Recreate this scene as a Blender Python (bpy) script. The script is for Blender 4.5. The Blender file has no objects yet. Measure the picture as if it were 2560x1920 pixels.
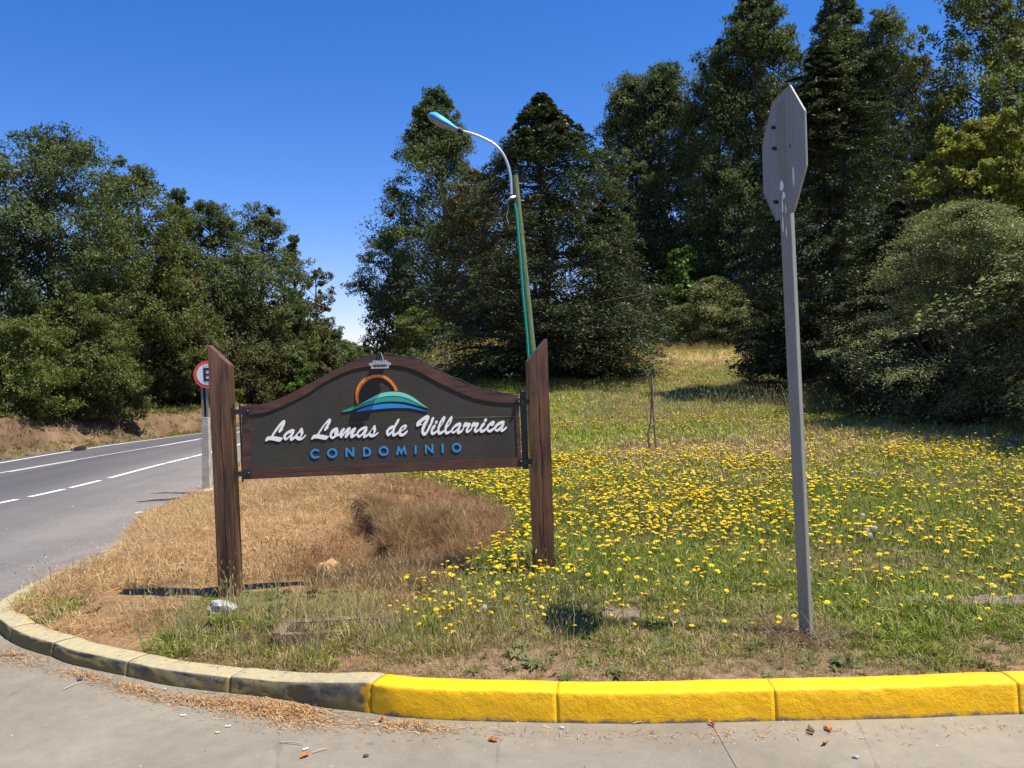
import bpy, bmesh, math, random
import numpy as np
from mathutils import Vector, Matrix
from mathutils.geometry import tessellate_polygon

random.seed(7)
rng = np.random.default_rng(11)
sc = bpy.context.scene
COL = sc.collection

# ------------------------------------------------------------------ camera
F = 1788.0            # focal length in units of a 2212 px wide picture
CX, CY = 1106.0, 829.5
PITCH, ROLL = math.radians(-1.15), 0.036
EYE = np.array([0.0, 0.0, 1.6])
f_ = np.array([0, math.cos(PITCH), math.sin(PITCH)])
r0 = np.array([1.0, 0, 0]); u0 = np.cross(r0, f_)
cR, sR = math.cos(ROLL), math.sin(ROLL)
r_ = cR * r0 - sR * u0
u_ = sR * r0 + cR * u0
cam = bpy.data.cameras.new('camera'); cam.sensor_width = 36; cam.lens = F / 2212 * 36
cam.clip_end = 3000; cam.clip_start = 0.05
camo = bpy.data.objects.new('camera', cam); COL.objects.link(camo)
M = Matrix(((r_[0], u_[0], -f_[0], 0), (r_[1], u_[1], -f_[1], 0), (r_[2], u_[2], -f_[2], 1.6), (0, 0, 0, 1)))
camo.matrix_world = M
sc.camera = camo

# ------------------------------------------------------------------ light
SUN = Vector((0.465, -0.145, 1.0)).normalized()       # towards the sun
world = bpy.data.worlds.new('World'); sc.world = world; world.use_nodes = True
wn, wl = world.node_tree.nodes, world.node_tree.links
wn.clear()
sky = wn.new('ShaderNodeTexSky'); sky.sky_type = 'NISHITA'; sky.sun_disc = False
sky.sun_elevation = math.asin(SUN.z)
sky.sun_rotation = math.atan2(SUN.x, SUN.y)
sky.air_density = 1.0; sky.dust_density = 0.0; sky.ozone_density = 3.5; sky.altitude = 300
hs = wn.new('ShaderNodeHueSaturation'); hs.inputs['Saturation'].default_value = 1.34; hs.inputs['Value'].default_value = 1.0
hs.inputs['Hue'].default_value = 0.5
bg = wn.new('ShaderNodeBackground'); bg.inputs['Strength'].default_value = 0.105
wo = wn.new('ShaderNodeOutputWorld')
wl.new(sky.outputs[0], hs.inputs['Color']); tn = wn.new('ShaderNodeMix'); tn.data_type = 'RGBA'; tn.blend_type = 'MULTIPLY'; tn.inputs[0].default_value = 1; tn.inputs[7].default_value = (.97, .80, 1.03, 1)
wl.new(hs.outputs[0], tn.inputs[6]); wl.new(tn.outputs[2], bg.inputs[0]); wl.new(bg.outputs[0], wo.inputs[0])
sl = bpy.data.lights.new('sun', 'SUN'); sl.energy = 5.0; sl.angle = math.radians(0.53); sl.color = (1.0, 0.95, 0.86)
so = bpy.data.objects.new('sun', sl); COL.objects.link(so)
so.rotation_euler = SUN.to_track_quat('Z', 'Y').to_euler(); so.location = (5, -5, 20)
sc.view_settings.view_transform = 'Standard'; sc.view_settings.look = 'None'
sc.view_settings.exposure = 0.72; sc.view_settings.gamma = 1; sc.view_settings.use_curve_mapping = False
sc.cycles.max_bounces = 6; sc.cycles.transparent_max_bounces = 4
sc.cycles.diffuse_bounces = 3; sc.cycles.glossy_bounces = 2; sc.cycles.transmission_bounces = 3

# ------------------------------------------------------------------ projection helpers (pixel -> ray into the place)
def ray(px, py):
    v = f_ + r_ * ((px - CX) / F) - u_ * ((py - CY) / F)
    return v
def at_depth(px, py, Y):
    v = ray(px, py); t = Y / v[1]
    return EYE + v * t
def s2(p):                       # photograph pixel (2560 wide) -> 2212
    return (p[0] / 1.15732, p[1] / 1.15732)

def sstep(a, b, x):
    t = np.clip((x - a) / (b - a), 0, 1)
    return t * t * (3 - 2 * t)

# value noise, vectorised
_tab = rng.random((256, 256))
def vnoise(x, y):
    xi = np.floor(x).astype(int); yi = np.floor(y).astype(int)
    fx = x - xi; fy = y - yi
    fx = fx * fx * (3 - 2 * fx); fy = fy * fy * (3 - 2 * fy)
    a = _tab[xi & 255, yi & 255]; b = _tab[(xi + 1) & 255, yi & 255]
    c = _tab[xi & 255, (yi + 1) & 255]; d = _tab[(xi + 1) & 255, (yi + 1) & 255]
    return (a * (1 - fx) + b * fx) * (1 - fy) + (c * (1 - fx) + d * fx) * fy
def fbm(x, y, o=4):
    s = 0; a = 0.5; t = 0
    for i in range(o):
        s = s + a * vnoise(x * 2 ** i + 17.3 * i, y * 2 ** i + 5.1 * i); t += a; a *= 0.5
    return s / t - 0.5

# ------------------------------------------------------------------ ground shape
def Hroad(x, y):
    t = np.clip((-x - 3.2) / 5.0, 0, 3) + np.clip((y - 6) / 14.0, 0, 3)
    h = -0.6 * sstep(0, 1.15, t)
    return h - 0.18 * sstep(10.5, 15, -x) - 0.0 * y
def hit_fn(px, py, fn, t0=2.0, t1=140.0):
    v = ray(px, py)
    ts = np.concatenate([np.arange(t0, 30, 0.02), np.arange(30, t1, 0.1)])
    P = EYE[None] + v[None] * ts[:, None]
    d = P[:, 2] - fn(P[:, 0], P[:, 1])
    k = np.argmax(d < 0)
    if d[k] >= 0: k = len(ts) - 1
    return P[k]
def hr(px, py): return hit_fn(px, py, Hroad)[:2]

kerb_px = [(2212, 1545), (1940, 1557), (1675, 1563), (1400, 1566), (1207, 1564), (1000, 1560), (864, 1554), (801, 1546), (703, 1533),
           (609, 1515), (441, 1494), (352, 1481), (273, 1464), (156, 1439), (113, 1421), (59, 1404), (20, 1387), (0, 1369)]
kerb_pts = [np.array(hit_fn(a, b, lambda x, y: 0 * x)[:2]) for a, b in kerb_px]
p0 = kerb_pts[0]
lead = [np.array([p0[0] + 9, p0[1] + 1.2]), np.array([p0[0] + 6, p0[1] + .25]), np.array([p0[0] + 3.5, p0[1] - .12]), np.array([p0[0] + 1.5, p0[1] - .06])]
kerb_pts = lead + kerb_pts + [np.array(p) for p in ((-3.50, 5.42), (-3.68, 5.8), (-3.79, 6.25), (-3.85, 6.8), (-3.90, 7.4), (-3.97, 8.2))]
def catmull(pts, n=8, closed=False):
    P = [np.array(p, float) for p in pts]; out = []
    N = len(P)
    rngi = range(N) if closed else range(N - 1)
    for i in rngi:
        a = P[(i - 1) % N] if (closed or i > 0) else P[0]
        b = P[i]; c = P[(i + 1) % N]
        d = P[(i + 2) % N] if (closed or i + 2 < N) else P[-1]
        for k in range(n):
            t = k / n
            out.append(0.5 * ((2 * b) + (-a + c) * t + (2 * a - 5 * b + 4 * c - d) * t * t + (-a + 3 * b - 3 * c + d) * t ** 3))
    if not closed: out.append(P[-1])
    return np.array(out)
kerb_line = catmull(kerb_pts, 10); KERB0 = kerb_line[0]
# resample evenly
def resample(line, step):
    seg = np.linalg.norm(np.diff(line, axis=0), axis=1); s = np.concatenate([[0], np.cumsum(seg)])
    n = max(2, int(s[-1] / step) + 1); q = np.linspace(0, s[-1], n)
    return np.stack([np.interp(q, s, line[:, i]) for i in range(line.shape[1])], 1), q
kerb_line, kerb_s = resample(kerb_line, 0.02)
edge_pts = [kerb_line[-1]] + [np.array(hr(a, b)) for a, b in ((290, 1122), (345, 1098), (400, 1074), (440, 1054))]
edge_pts += [np.array(p) for p in ((-6.5, 17.5), (-7.4, 23), (-7.8, 32), (-8.3, 45), (-9.5, 62), (-13, 90), (-22, 140), (-50, 260), (-80, 420))]
edge_line = catmull(edge_pts, 6)
KSIMP = kerb_line[::8]
BND = np.concatenate([[[60, 30.0], [25, 8.0]], KSIMP, edge_line[1:]])
VERGE = np.concatenate([BND, [[500, 420.0], [500, 30]]])
NK = 2 + len(KSIMP)

def in_poly(x, y, poly):
    c = np.zeros(x.shape, bool); n = len(poly); j = n - 1
    for i in range(n):
        xi, yi = poly[i]; xj, yj = poly[j]
        m = ((yi > y) != (yj > y))
        if yi != yj:
            c ^= m & (x < (xj - xi) * (y - yi) / (yj - yi) + xi)
        j = i
    return c
def dist_line(x, y, line):
    best = np.full(x.shape, 1e9)
    for a, b in zip(line[:-1], line[1:]):
        d = b - a; L = d @ d
        if L == 0: continue
        t = np.clip(((x - a[0]) * d[0] + (y - a[1]) * d[1]) / L, 0, 1)
        q = (x - a[0] - t * d[0]) ** 2 + (y - a[1] - t * d[1]) ** 2
        best = np.minimum(best, q)
    return np.sqrt(best)
far_px = [(0, 1000), (150, 975), (300, 954), (440, 936), (515, 925)]
far_pts = [np.array(hr(a, b - 1)) for a, b in far_px]
d0 = (far_pts[0] - far_pts[1]); d0 /= np.linalg.norm(d0)
far_pts = [far_pts[0] + d0 * 60, far_pts[0] + d0 * 25, far_pts[0] + d0 * 8] + far_pts + [np.array(p) for p in ((-12.0, 45), (-13, 62), (-16.5, 90), (-26, 140), (-55, 260), (-86, 420))]
FAR = catmull(far_pts, 4)
LEFT = np.concatenate([FAR, [[-600, 420.0], [-600, far_pts[0][1]]]])

PITS = []
def Vmeadow(x, y):
    yy = np.clip(y - 5, 0, 60)
    m = 0.15 + 0.0014 * yy ** 2 * np.where(yy < 60, 1, 1) + 0.9 * np.exp(-((x + 3.5) ** 2 + (y - 36) ** 2) / 90.0)
    m = m + 0.02 * np.clip(x - 6, 0, 60) * sstep(6, 20, y)
    return m
def G(x, y, detail=True):
    x = np.asarray(x, float); y = np.asarray(y, float)
    inside = in_poly(x, y, VERGE)
    dk = dist_line(x, y, BND[:NK]); de = dist_line(x, y, BND[NK - 1:])
    h = Hroad(x, y)
    hk = 0.135 - .055 * sstep(-.70, -1.30, x) * sstep(9, 7, y); hk = hk - (hk - .01) * sstep(6.0, 9.0, y) * (x < 0)
    wid = 3.0 + 3.0 * sstep(10, 30, y)
    V = (h + hk) * (1 - sstep(0.1, 1, de / wid)) + Vmeadow(x, y) * sstep(0.1, 1, de / wid)
    V = np.where(dk < .5, np.minimum(V, h + hk - .015 + .08 * np.clip(dk - .15, 0, 1)), V)
    lx_ = (x + 1.88) * .9934 + (y - 5.46) * .1149; ls_ = -(x + 1.88) * .1149 + (y - 5.46) * .9934
    V = V - .015 * sstep(.12, .17, ls_ + .03 * np.sin(x * 9) * np.sin(x * 3.3)) * sstep(-1.2, -.6, lx_) * sstep(2.0, 1.4, lx_) * sstep(2.2, .6, ls_)
    if detail:
        near = sstep(0.15, .6, np.minimum(dk, de))
        V = V + near * (0.05 * fbm(x * 1.3, y * 1.3) * 1.2 + 0.025 * fbm(x * 6, y * 6, 3))
        dry = 0
        for (cx, cy, r, dep) in PITS:
            V = V + dep * np.exp(-(((x - cx) ** 2 + (y - cy) ** 2) / r ** 2) ** 1.5)
    wk = sstep(0.10, 0.14, dk)
    we = sstep(-0.0, 0.22, de + 0.10 * (fbm(x * 3, y * 3) if detail else 0))
    w = np.where(dk < de, wk, np.minimum(we, 1))
    lo = h - 0.05
    out = np.where(inside, lo + (V - lo) * w, lo)
    # left bank beyond the highway
    inl = in_poly(x, y, LEFT); dl = dist_line(x, y, FAR)
    n1 = fbm(x * .55, y * .55) if detail else 0
    n2 = fbm(x * 2.2, y * 2.2) if detail else 0
    B = h + 0.02 + (0.95 + 0.9 * n1) * sstep(0.5, 2.2, dl + 0.9 * n1) + 0.13 * n2 * sstep(0.3, 1.2, dl) + 0.35 * sstep(2, 9, dl)
    out = np.where(inl & (dl > 0.35), B * sstep(.35, .7, dl) + (h - .05) * (1 - sstep(.35, .7, dl)), out)
    return out
def hit(px, py):
    return hit_fn(px, py, lambda x, y: G(x, y, False))
for (px, py, r, dep) in ((880, 1205, .30, -.20), (960, 1215, .22, -.16), (845, 1130, .30, -.10), (820, 1095, .45, .10), (1000, 1150, .5, .10), (760, 1180, .5, .04), (900, 1160, .28, .10)):
    p = hit(px, py); PITS.append((p[0], p[1], r, dep))
SCARP = np.array([hit(a, b)[:2] for a, b in ((765, 1070), (800, 1110), (862, 1140), (838, 1180), (885, 1215), (905, 1270))])
SC2 = np.array([hit(a, b)[:2] for a, b in ((940, 1150), (975, 1185), (950, 1215), (985, 1240))])
DIT = np.concatenate([SCARP, [hit(a, b)[:2] for a, b in ((650, 1268), (590, 1180), (660, 1085))]])
DIT2 = np.concatenate([SC2, [hit(a, b)[:2] for a, b in ((915, 1250), (905, 1180))]])
_G0 = G
def G(x, y, detail=True):
    z = _G0(x, y, detail)
    x = np.asarray(x, float); y = np.asarray(y, float)
    m = (x > -2.6) & (x < .3) & (y > 5) & (y < 10)
    if m.any():
        xm, ym = x[m], y[m]
        wx = xm + .05 * np.sin(ym * 23) + .04 * np.sin(ym * 51 + xm * 13); wy = ym + .05 * np.sin(xm * 27)
        dd = np.zeros(len(xm))
        for P_, L_, dep in ((DIT, SCARP, .26), (DIT2, SC2, .15)):
            ins = in_poly(wx, wy, P_); other = np.concatenate([P_[len(L_) - 1:], P_[:1]])
            dd = np.maximum(dd, np.where(ins, dep * sstep(0, .07, dist_line(wx, wy, L_)) * sstep(0, .8 if dep > .2 else .25, dist_line(wx, wy, other)), 0))
        dd = dd * sstep(.42, .8, -(xm + 1.88) * .1149 + (ym - 5.46) * .9934)
        z = z.copy(); z[m] -= dd
    return z
def g1(x, y): return float(G(np.array([x]), np.array([y]))[0])

# ------------------------------------------------------------------ object helpers
def tag(o, label=None, cat=None, group=None, kind=None):
    if label: o['label'] = label
    if cat: o['category'] = cat
    if group: o['group'] = group
    if kind: o['kind'] = kind
    return o
def empty(name, loc, rz=0):
    o = bpy.data.objects.new(name, None); COL.objects.link(o); o.location = loc; o.rotation_euler = (0, 0, rz)
    o.empty_display_size = .1
    return o
def link(name, me, mats=None, parent=None, loc=(0, 0, 0), keep=False):
    o = bpy.data.objects.new(name, me); COL.objects.link(o)
    if mats is not None:
        for m in (mats if isinstance(mats, (list, tuple)) else [mats]):
            if m is not None: me.materials.append(m)
    if parent is not None:
        o.parent = parent
        if keep:
            bpy.context.view_layer.update()
            o.matrix_parent_inverse = parent.matrix_world.inverted()
    o.location = loc
    return o
def mesh_np(name, V, Fq, smooth=False, attrs=None, mat_idx=None):
    V = np.asarray(V, np.float32); Fq = np.asarray(Fq, np.int32)
    me = bpy.data.meshes.new(name); n = Fq.shape[1]
    me.vertices.add(len(V)); me.vertices.foreach_set('co', V.ravel())
    me.loops.add(Fq.size); me.loops.foreach_set('vertex_index', Fq.ravel())
    me.polygons.add(len(Fq)); me.polygons.foreach_set('loop_start', np.arange(0, Fq.size, n, dtype=np.int32))
    try: me.polygons.foreach_set('loop_total', np.full(len(Fq), n, np.int32))
    except Exception: pass
    if smooth: me.polygons.foreach_set('use_smooth', np.ones(len(Fq), bool))
    if mat_idx is not None: me.polygons.foreach_set('material_index', np.asarray(mat_idx, np.int32))
    if attrs:
        for k, (typ, data) in attrs.items():
            a = me.attributes.new(k, typ, 'POINT')
            a.data.foreach_set('color' if typ == 'FLOAT_COLOR' else ('vector' if typ == 'FLOAT_VECTOR' else 'value'), np.asarray(data, np.float32 if typ != 'INT' else np.int32).ravel())
    me.update(calc_edges=True)
    return me
class MB:
    def __init__(s): s.v = []; s.f = []; s.m = []
    def add(s, vs, fs, mi=0):
        b = len(s.v); s.v += [tuple(map(float, v)) for v in vs]
        s.f += [tuple(i + b for i in f) for f in fs]; s.m += [mi] * len(fs); return s
    def box(s, c, d, R=None, mi=0):
        c = Vector(c); h = [x / 2 for x in d]; vs = []
        for z in (-1, 1):
            for y in (-1, 1):
                for x in (-1, 1):
                    p = Vector((x * h[0], y * h[1], z * h[2]))
                    if R is not None: p = R @ p
                    vs.append(c + p)
        return s.add(vs, [(0, 2, 3, 1), (4, 5, 7, 6), (0, 1, 5, 4), (2, 6, 7, 3), (0, 4, 6, 2), (1, 3, 7, 5)], mi)
    def tube(s, pts, rad, n=8, mi=0, cap=True):
        P = [Vector(p) for p in pts]
        if not hasattr(rad, '__len__'): rad = [rad] * len(P)
        rings = []; ref = None
        for i, p in enumerate(P):
            t = (P[min(i + 1, len(P) - 1)] - P[max(i - 1, 0)]).normalized()
            if ref is None: ref = Vector((1, 0, 0)) if abs(t.x) < .8 else Vector((0, 1, 0))
            a = t.cross(ref).normalized(); b = t.cross(a).normalized(); ref = -t.cross(a) if False else ref
            rings.append([p + (a * math.cos(k * 2 * math.pi / n) + b * math.sin(k * 2 * math.pi / n)) * rad[i] for k in range(n)])
        vs = [v for r in rings for v in r]; fs = []
        for i in range(len(P) - 1):
            for k in range(n):
                fs.append((i * n + k, i * n + (k + 1) % n, (i + 1) * n + (k + 1) % n, (i + 1) * n + k))
        if cap:
            fs.append(tuple(reversed(range(n)))); fs.append(tuple(range((len(P) - 1) * n, len(P) * n)))
        return s.add(vs, fs, mi)
    def build(s, name, mats, parent=None, smooth=False, bevel=0, loc=(0, 0, 0)):
        me = bpy.data.meshes.new(name); me.from_pydata(s.v, [], s.f)
        me.polygons.foreach_set('material_index', s.m)
        bm = bmesh.new(); bm.from_mesh(me)
        bmesh.ops.recalc_face_normals(bm, faces=bm.faces)
        if bevel:
            es = [e for e in bm.edges if len(e.link_faces) == 2 and e.calc_face_angle(0) > .6]
            bmesh.ops.bevel(bm, geom=es, offset=bevel, segments=2, profile=.6, affect='EDGES')
        if smooth:
            for fc in bm.faces: fc.smooth = True
        bm.to_mesh(me); bm.free()
        if smooth:
            try: me.set_sharp_from_angle(angle=math.radians(40))
            except Exception: pass
        return link(name, me, mats, parent, loc)

# ------------------------------------------------------------------ materials
class NT:
    def __init__(s, name):
        s.m = bpy.data.materials.new(name); s.m.use_nodes = True
        s.n = s.m.node_tree.nodes; s.l = s.m.node_tree.links
        s.p = s.n['Principled BSDF']; s.out = s.n['Material Output']
        s.tc = s.n.new('ShaderNodeTexCoord')
    def map(s, scale=(1, 1, 1), coord='Object', rot=(0, 0, 0)):
        m = s.n.new('ShaderNodeMapping'); m.inputs['Scale'].default_value = scale; m.inputs['Rotation'].default_value = rot
        s.l.new(s.tc.outputs[coord], m.inputs[0]); return m.outputs[0]
    def noise(s, scale, detail=4, rough=.6, vec=None, dist=0):
        t = s.n.new('ShaderNodeTexNoise'); t.inputs['Scale'].default_value = scale; t.inputs['Detail'].default_value = detail
        t.inputs['Roughness'].default_value = rough; t.inputs['Distortion'].default_value = dist
        s.l.new(vec if vec is not None else s.tc.outputs['Object'], t.inputs['Vector']); return t.outputs['Fac']
    def voro(s, scale, vec=None, feat='F1', out='Distance', rnd=1):
        t = s.n.new('ShaderNodeTexVoronoi'); t.inputs['Scale'].default_value = scale; t.feature = feat
        t.inputs['Randomness'].default_value = rnd
        s.l.new(vec if vec is not None else s.tc.outputs['Object'], t.inputs['Vector']); return t.outputs[out]
    def ramp(s, fac, stops, interp='LINEAR'):
        r = s.n.new('ShaderNodeValToRGB'); e = r.color_ramp.elements; r.color_ramp.interpolation = interp
        while len(e) < len(stops): e.new(.5)
        for i, (p, c) in enumerate(stops):
            e[i].position = p; e[i].color = (c if hasattr(c, '__len__') else (c, c, c)) [:3] + (1,) if hasattr(c, '__len__') else (c, c, c, 1)
        s.l.new(fac, r.inputs[0]); return r.outputs[0]
    def mix(s, fac, a, b, mode='MIX'):
        m = s.n.new('ShaderNodeMix'); m.data_type = 'RGBA'; m.blend_type = mode
        for sock, v in ((m.inputs[0], fac), (m.inputs[6], a), (m.inputs[7], b)):
            if hasattr(v, 'is_linked') or isinstance(v, bpy.types.NodeSocket): s.l.new(v, sock)
            elif hasattr(v, '__len__'): sock.default_value = tuple(v[:3]) + (1,)
            else: sock.default_value = v
        return m.outputs[2]
    def math(s, op, a, b=0.0):
        m = s.n.new('ShaderNodeMath'); m.operation = op
        for sock, v in ((m.inputs[0], a), (m.inputs[1], b)):
            if isinstance(v, bpy.types.NodeSocket): s.l.new(v, sock)
            else: sock.default_value = v
        return m.outputs[0]
    def attr(s, name, typ='GEOMETRY', out='Fac'):
        a = s.n.new('ShaderNodeAttribute'); a.attribute_name = name; a.attribute_type = typ; return a.outputs[out]
    def sep(s, vec=None, coord='Object'):
        x = s.n.new('ShaderNodeSeparateXYZ'); s.l.new(vec if vec is not None else s.tc.outputs[coord], x.inputs[0]); return x.outputs
    def objrand(s):
        o = s.n.new('ShaderNodeObjectInfo'); return o.outputs['Random']
    def bump(s, h, strength=.3, dist=.01):
        b = s.n.new('ShaderNodeBump'); b.inputs['Strength'].default_value = strength; b.inputs['Distance'].default_value = dist
        s.l.new(h, b.inputs['Height']); s.l.new(b.outputs[0], s.p.inputs['Normal']); return s
    def fin(s, color, rough=.7, spec=.3, metal=0):
        for sock, v in ((s.p.inputs['Base Color'], color), (s.p.inputs['Roughness'], rough)):
            if isinstance(v, bpy.types.NodeSocket): s.l.new(v, sock)
            elif hasattr(v, '__len__'): sock.default_value = tuple(v[:3]) + (1,)
            else: sock.default_value = v
        s.p.inputs['Specular IOR Level'].default_value = spec; s.p.inputs['Metallic'].default_value = metal
        return s.m
def plain(name, c, rough=.6, spec=.3, metal=0, var=.15, scale=12, bump=0):
    n = NT(name); k = n.noise(scale, 5)
    col = n.mix(n.ramp(k, [(.3, 0.0), (.7, 1.0)]), [x * (1 - var) for x in c], [min(1, x * (1 + var)) for x in c])
    if bump: n.bump(n.noise(scale * 6, 4), bump, .003)
    return n.fin(col, rough, spec, metal)

def foliage(name, cols, rough=.42, trans=.22, spec=.35):
    n = NT(name)
    t = n.attr('tint')
    c = n.ramp(t, cols)
    n.fin(c, rough, spec)
    tr = n.n.new('ShaderNodeBsdfTranslucent'); n.l.new(n.mix(1.0, c, (1.25, 1.35, .55), 'MULTIPLY'), tr.inputs[0])
    ms = n.n.new('ShaderNodeMixShader'); ms.inputs[0].default_value = trans
    n.l.new(n.p.outputs[0], ms.inputs[1]); n.l.new(tr.outputs[0], ms.inputs[2]); n.l.new(ms.outputs[0], n.out.inputs[0])
    return n.m
def blade_mat(name, rough=.55, trans=.25):
    n = NT(name)
    c = n.attr('tint', 'INSTANCER', 'Color')
    r = n.objrand()
    c = n.mix(1.0, c, n.ramp(r, [(0, (.75, .75, .75)), (1, (1.25, 1.22, 1.15))]), 'MULTIPLY')
    n.fin(c, rough, .25)
    tr = n.n.new('ShaderNodeBsdfTranslucent'); n.l.new(c, tr.inputs[0])
    ms = n.n.new('ShaderNodeMixShader'); ms.inputs[0].default_value = trans
    n.l.new(n.p.outputs[0], ms.inputs[1]); n.l.new(tr.outputs[0], ms.inputs[2]); n.l.new(ms.outputs[0], n.out.inputs[0])
    return n.m

# ground: soil / thatch coloured by the 'zone' attribute painted per vertex (what grows there, plus shade painted into pits and scarps)
def m_ground():
    n = NT('ground_mat')
    z = n.attr('zone', 'GEOMETRY', 'Color')
    k1 = n.noise(3.0, 6, .65); k2 = n.noise(26, 5, .7)
    c = n.mix(1.0, z, n.ramp(k1, [(.3, (.72, .72, .72)), (.7, (1.25, 1.22, 1.2))]), 'MULTIPLY')
    c = n.mix(1.0, c, n.ramp(k2, [(.3, (.6, .6, .6)), (.7, (1.35, 1.33, 1.3))]), 'MULTIPLY')
    n.bump(n.noise(45, 6, .75), .8, .02)
    return n.fin(c, .95, .1)
def m_asphalt():
    n = NT('asphalt_mat')
    X = n.sep()
    k = n.noise(160, 3, .8); s = n.voro(210); w = n.noise(.9, 4, .6); fine = n.noise(600, 2)
    # dusty pale shoulder near the verge, greyer running lanes
    dust = n.attr('dust')
    dm = n.math('MULTIPLY', dust, n.math('ADD', n.math('MULTIPLY', w, 1.1), .35))
    base = n.mix(n.ramp(k, [(.3, 0.0), (.7, 1.0)]), (.058, .053, .056), (.128, .119, .121))
    stone = n.mix(n.ramp(s, [(.12, 1.0), (.3, 0.0)]), base, (.22, .21, .205))
    c = n.mix(dm, stone, n.mix(n.noise(40, 5, .8), (.150, .132, .112), (.275, .248, .212)))
    track = n.noise(1.0, 3, .5, n.map((.9, .06, 1)))
    c = n.mix(1.0, c, n.ramp(track, [(.3, (.82, .82, .84)), (.7, (1.15, 1.14, 1.12))]), 'MULTIPLY')
    n.bump(s, .35, .006)
    return n.fin(c, .85, .25)
def m_concrete():
    n = NT('concrete_mat')
    w = n.noise(.9, 6, .6, dist=.4); k = n.noise(9, 6, .7); fi = n.noise(240, 3, .8); st = n.voro(95)
    c = n.mix(n.ramp(w, [(.35, 0.0), (.65, 1.0)]), (.196, .169, .128), (.262, .230, .172))
    c = n.mix(1.0, c, n.ramp(k, [(.25, (.84, .84, .85)), (.75, (1.13, 1.12, 1.10))]), 'MULTIPLY')
    c = n.mix(1.0, c, n.ramp(fi, [(.3, (.76, .76, .76)), (.7, (1.2, 1.2, 1.19))]), 'MULTIPLY')
    ck = n.voro(.55, n.map((1, 1, 0)), 'DISTANCE_TO_EDGE')
    ckn = n.math('ADD', ck, n.math('MULTIPLY', n.math('SUBTRACT', n.noise(7, 5, .7), .5), .03))
    c = n.mix(n.ramp(ckn, [(.0, .30), (.002, 0.0)]), c, (.10, .085, .07))
    c = n.mix(n.ramp(n.voro(38), [(.03, .8), (.07, 0.0)]), c, (.17, .15, .13))
    c = n.mix(n.ramp(n.voro(23), [(.02, .8), (.05, 0.0)]), c, (.42, .40, .36))
    r = n.objrand()
    c = n.mix(1.0, c, n.ramp(r, [(0, (.93, .93, .94)), (1, (1.05, 1.04, 1.02))]), 'MULTIPLY')
    n.bump(n.math('ADD', fi, n.math('MULTIPLY', st, -.5)), .35, .004)
    return n.fin(c, .9, .2)
def m_marking():
    n = NT('road_paint_mat')
    k = n.noise(60, 6, .8)
    c = n.mix(n.ramp(k, [(.62, 0.0), (.72, 1.0)]), (.74, .73, .70), (.34, .33, .32))
    return n.fin(c, .7, .3)
def m_yellow():
    n = NT('fresh_yellow_paint_mat')
    X = n.sep(); b = n.noise(70, 5, .7); l = n.noise(9, 4)
    low = n.math('ADD', X[2], n.math('MULTIPLY', n.math('SUBTRACT', n.noise(14, 6, .75), .5), .09))
    c = n.mix(n.ramp(l, [(.3, 0.0), (.7, 1.0)]), (.90, .46, .005), (.94, .53, .008))
    c = n.mix(n.ramp(n.noise(30, 6, .8), [(.60, 0.0), (.74, 1.0)]), c, (.78, .40, .012))
    c = n.mix(n.ramp(n.noise(210, 5, .85), [(.70, 0.0), (.76, 1.0)]), c, (.35, .24, .07))
    c = n.mix(n.ramp(low, [(.004, 1.0), (.022, 0.0)]), c, (.20, .16, .10))
    c = n.mix(n.math('MULTIPLY', n.ramp(n.noise(3.5, 5, .7), [(.52, 0.0), (.75, 1.0)]), .30), c, (.48, .32, .08))
    n.bump(n.math('ADD', n.noise(150, 5, .7), n.math('MULTIPLY', n.noise(34, 4, .6), 1.8)), .6, .006)
    return n.fin(c, .55, .3)
def m_kerb_top():
    n = NT('worn_yellow_top_mat')
    a = n.noise(26, 8, .8); b = n.noise(150, 4, .8)
    c = n.mix(n.ramp(a, [(.42, 0.0), (.56, 1.0)]), (.46, .37, .15), (.34, .30, .22))
    c = n.mix(n.ramp(b, [(.58, 0.0), (.7, 1.0)]), c, (.25, .23, .19))
    n.bump(n.noise(150, 4, .7), .6, .005)
    return n.fin(c, .9, .2)
def m_kerb_face():
    n = NT('grimy_kerb_face_mat')
    X = n.sep(); a = n.noise(55, 7, .85); b = n.noise(8, 5, .6); g = n.noise(210, 4, .85)
    c = n.mix(n.ramp(a, [(.38, 0.0), (.62, 1.0)]), (.10, .088, .068), (.24, .21, .155))
    c = n.mix(n.ramp(g, [(.5, 0.0), (.75, .8)]), c, (.30, .28, .22))
    low = n.math('ADD', X[2], n.math('MULTIPLY', n.math('SUBTRACT', b, .5), .28))
    c = n.mix(n.math('MULTIPLY', n.ramp(low, [(.03, 1.0), (.085, 0.0)]), n.ramp(a, [(.35, 1.0), (.65, .15)])), c, (.36, .27, .05))
    xe = float(hit_fn(801, 1546, lambda x, y: 0 * x)[0] - KERB0[0])
    e1 = n.math('ADD', n.math('SUBTRACT', X[0], xe), n.math('MULTIPLY', n.math('SUBTRACT', n.noise(28, 5, .8), .5), .16))
    c = n.mix(n.ramp(n.math('ADD', e1, .5), [(.455, 0.0), (.475, .9)]), c, (.80, .42, .008))
    n.bump(n.math('ADD', a, g), .9, .008)
    return n.fin(c, .95, .15)
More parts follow.
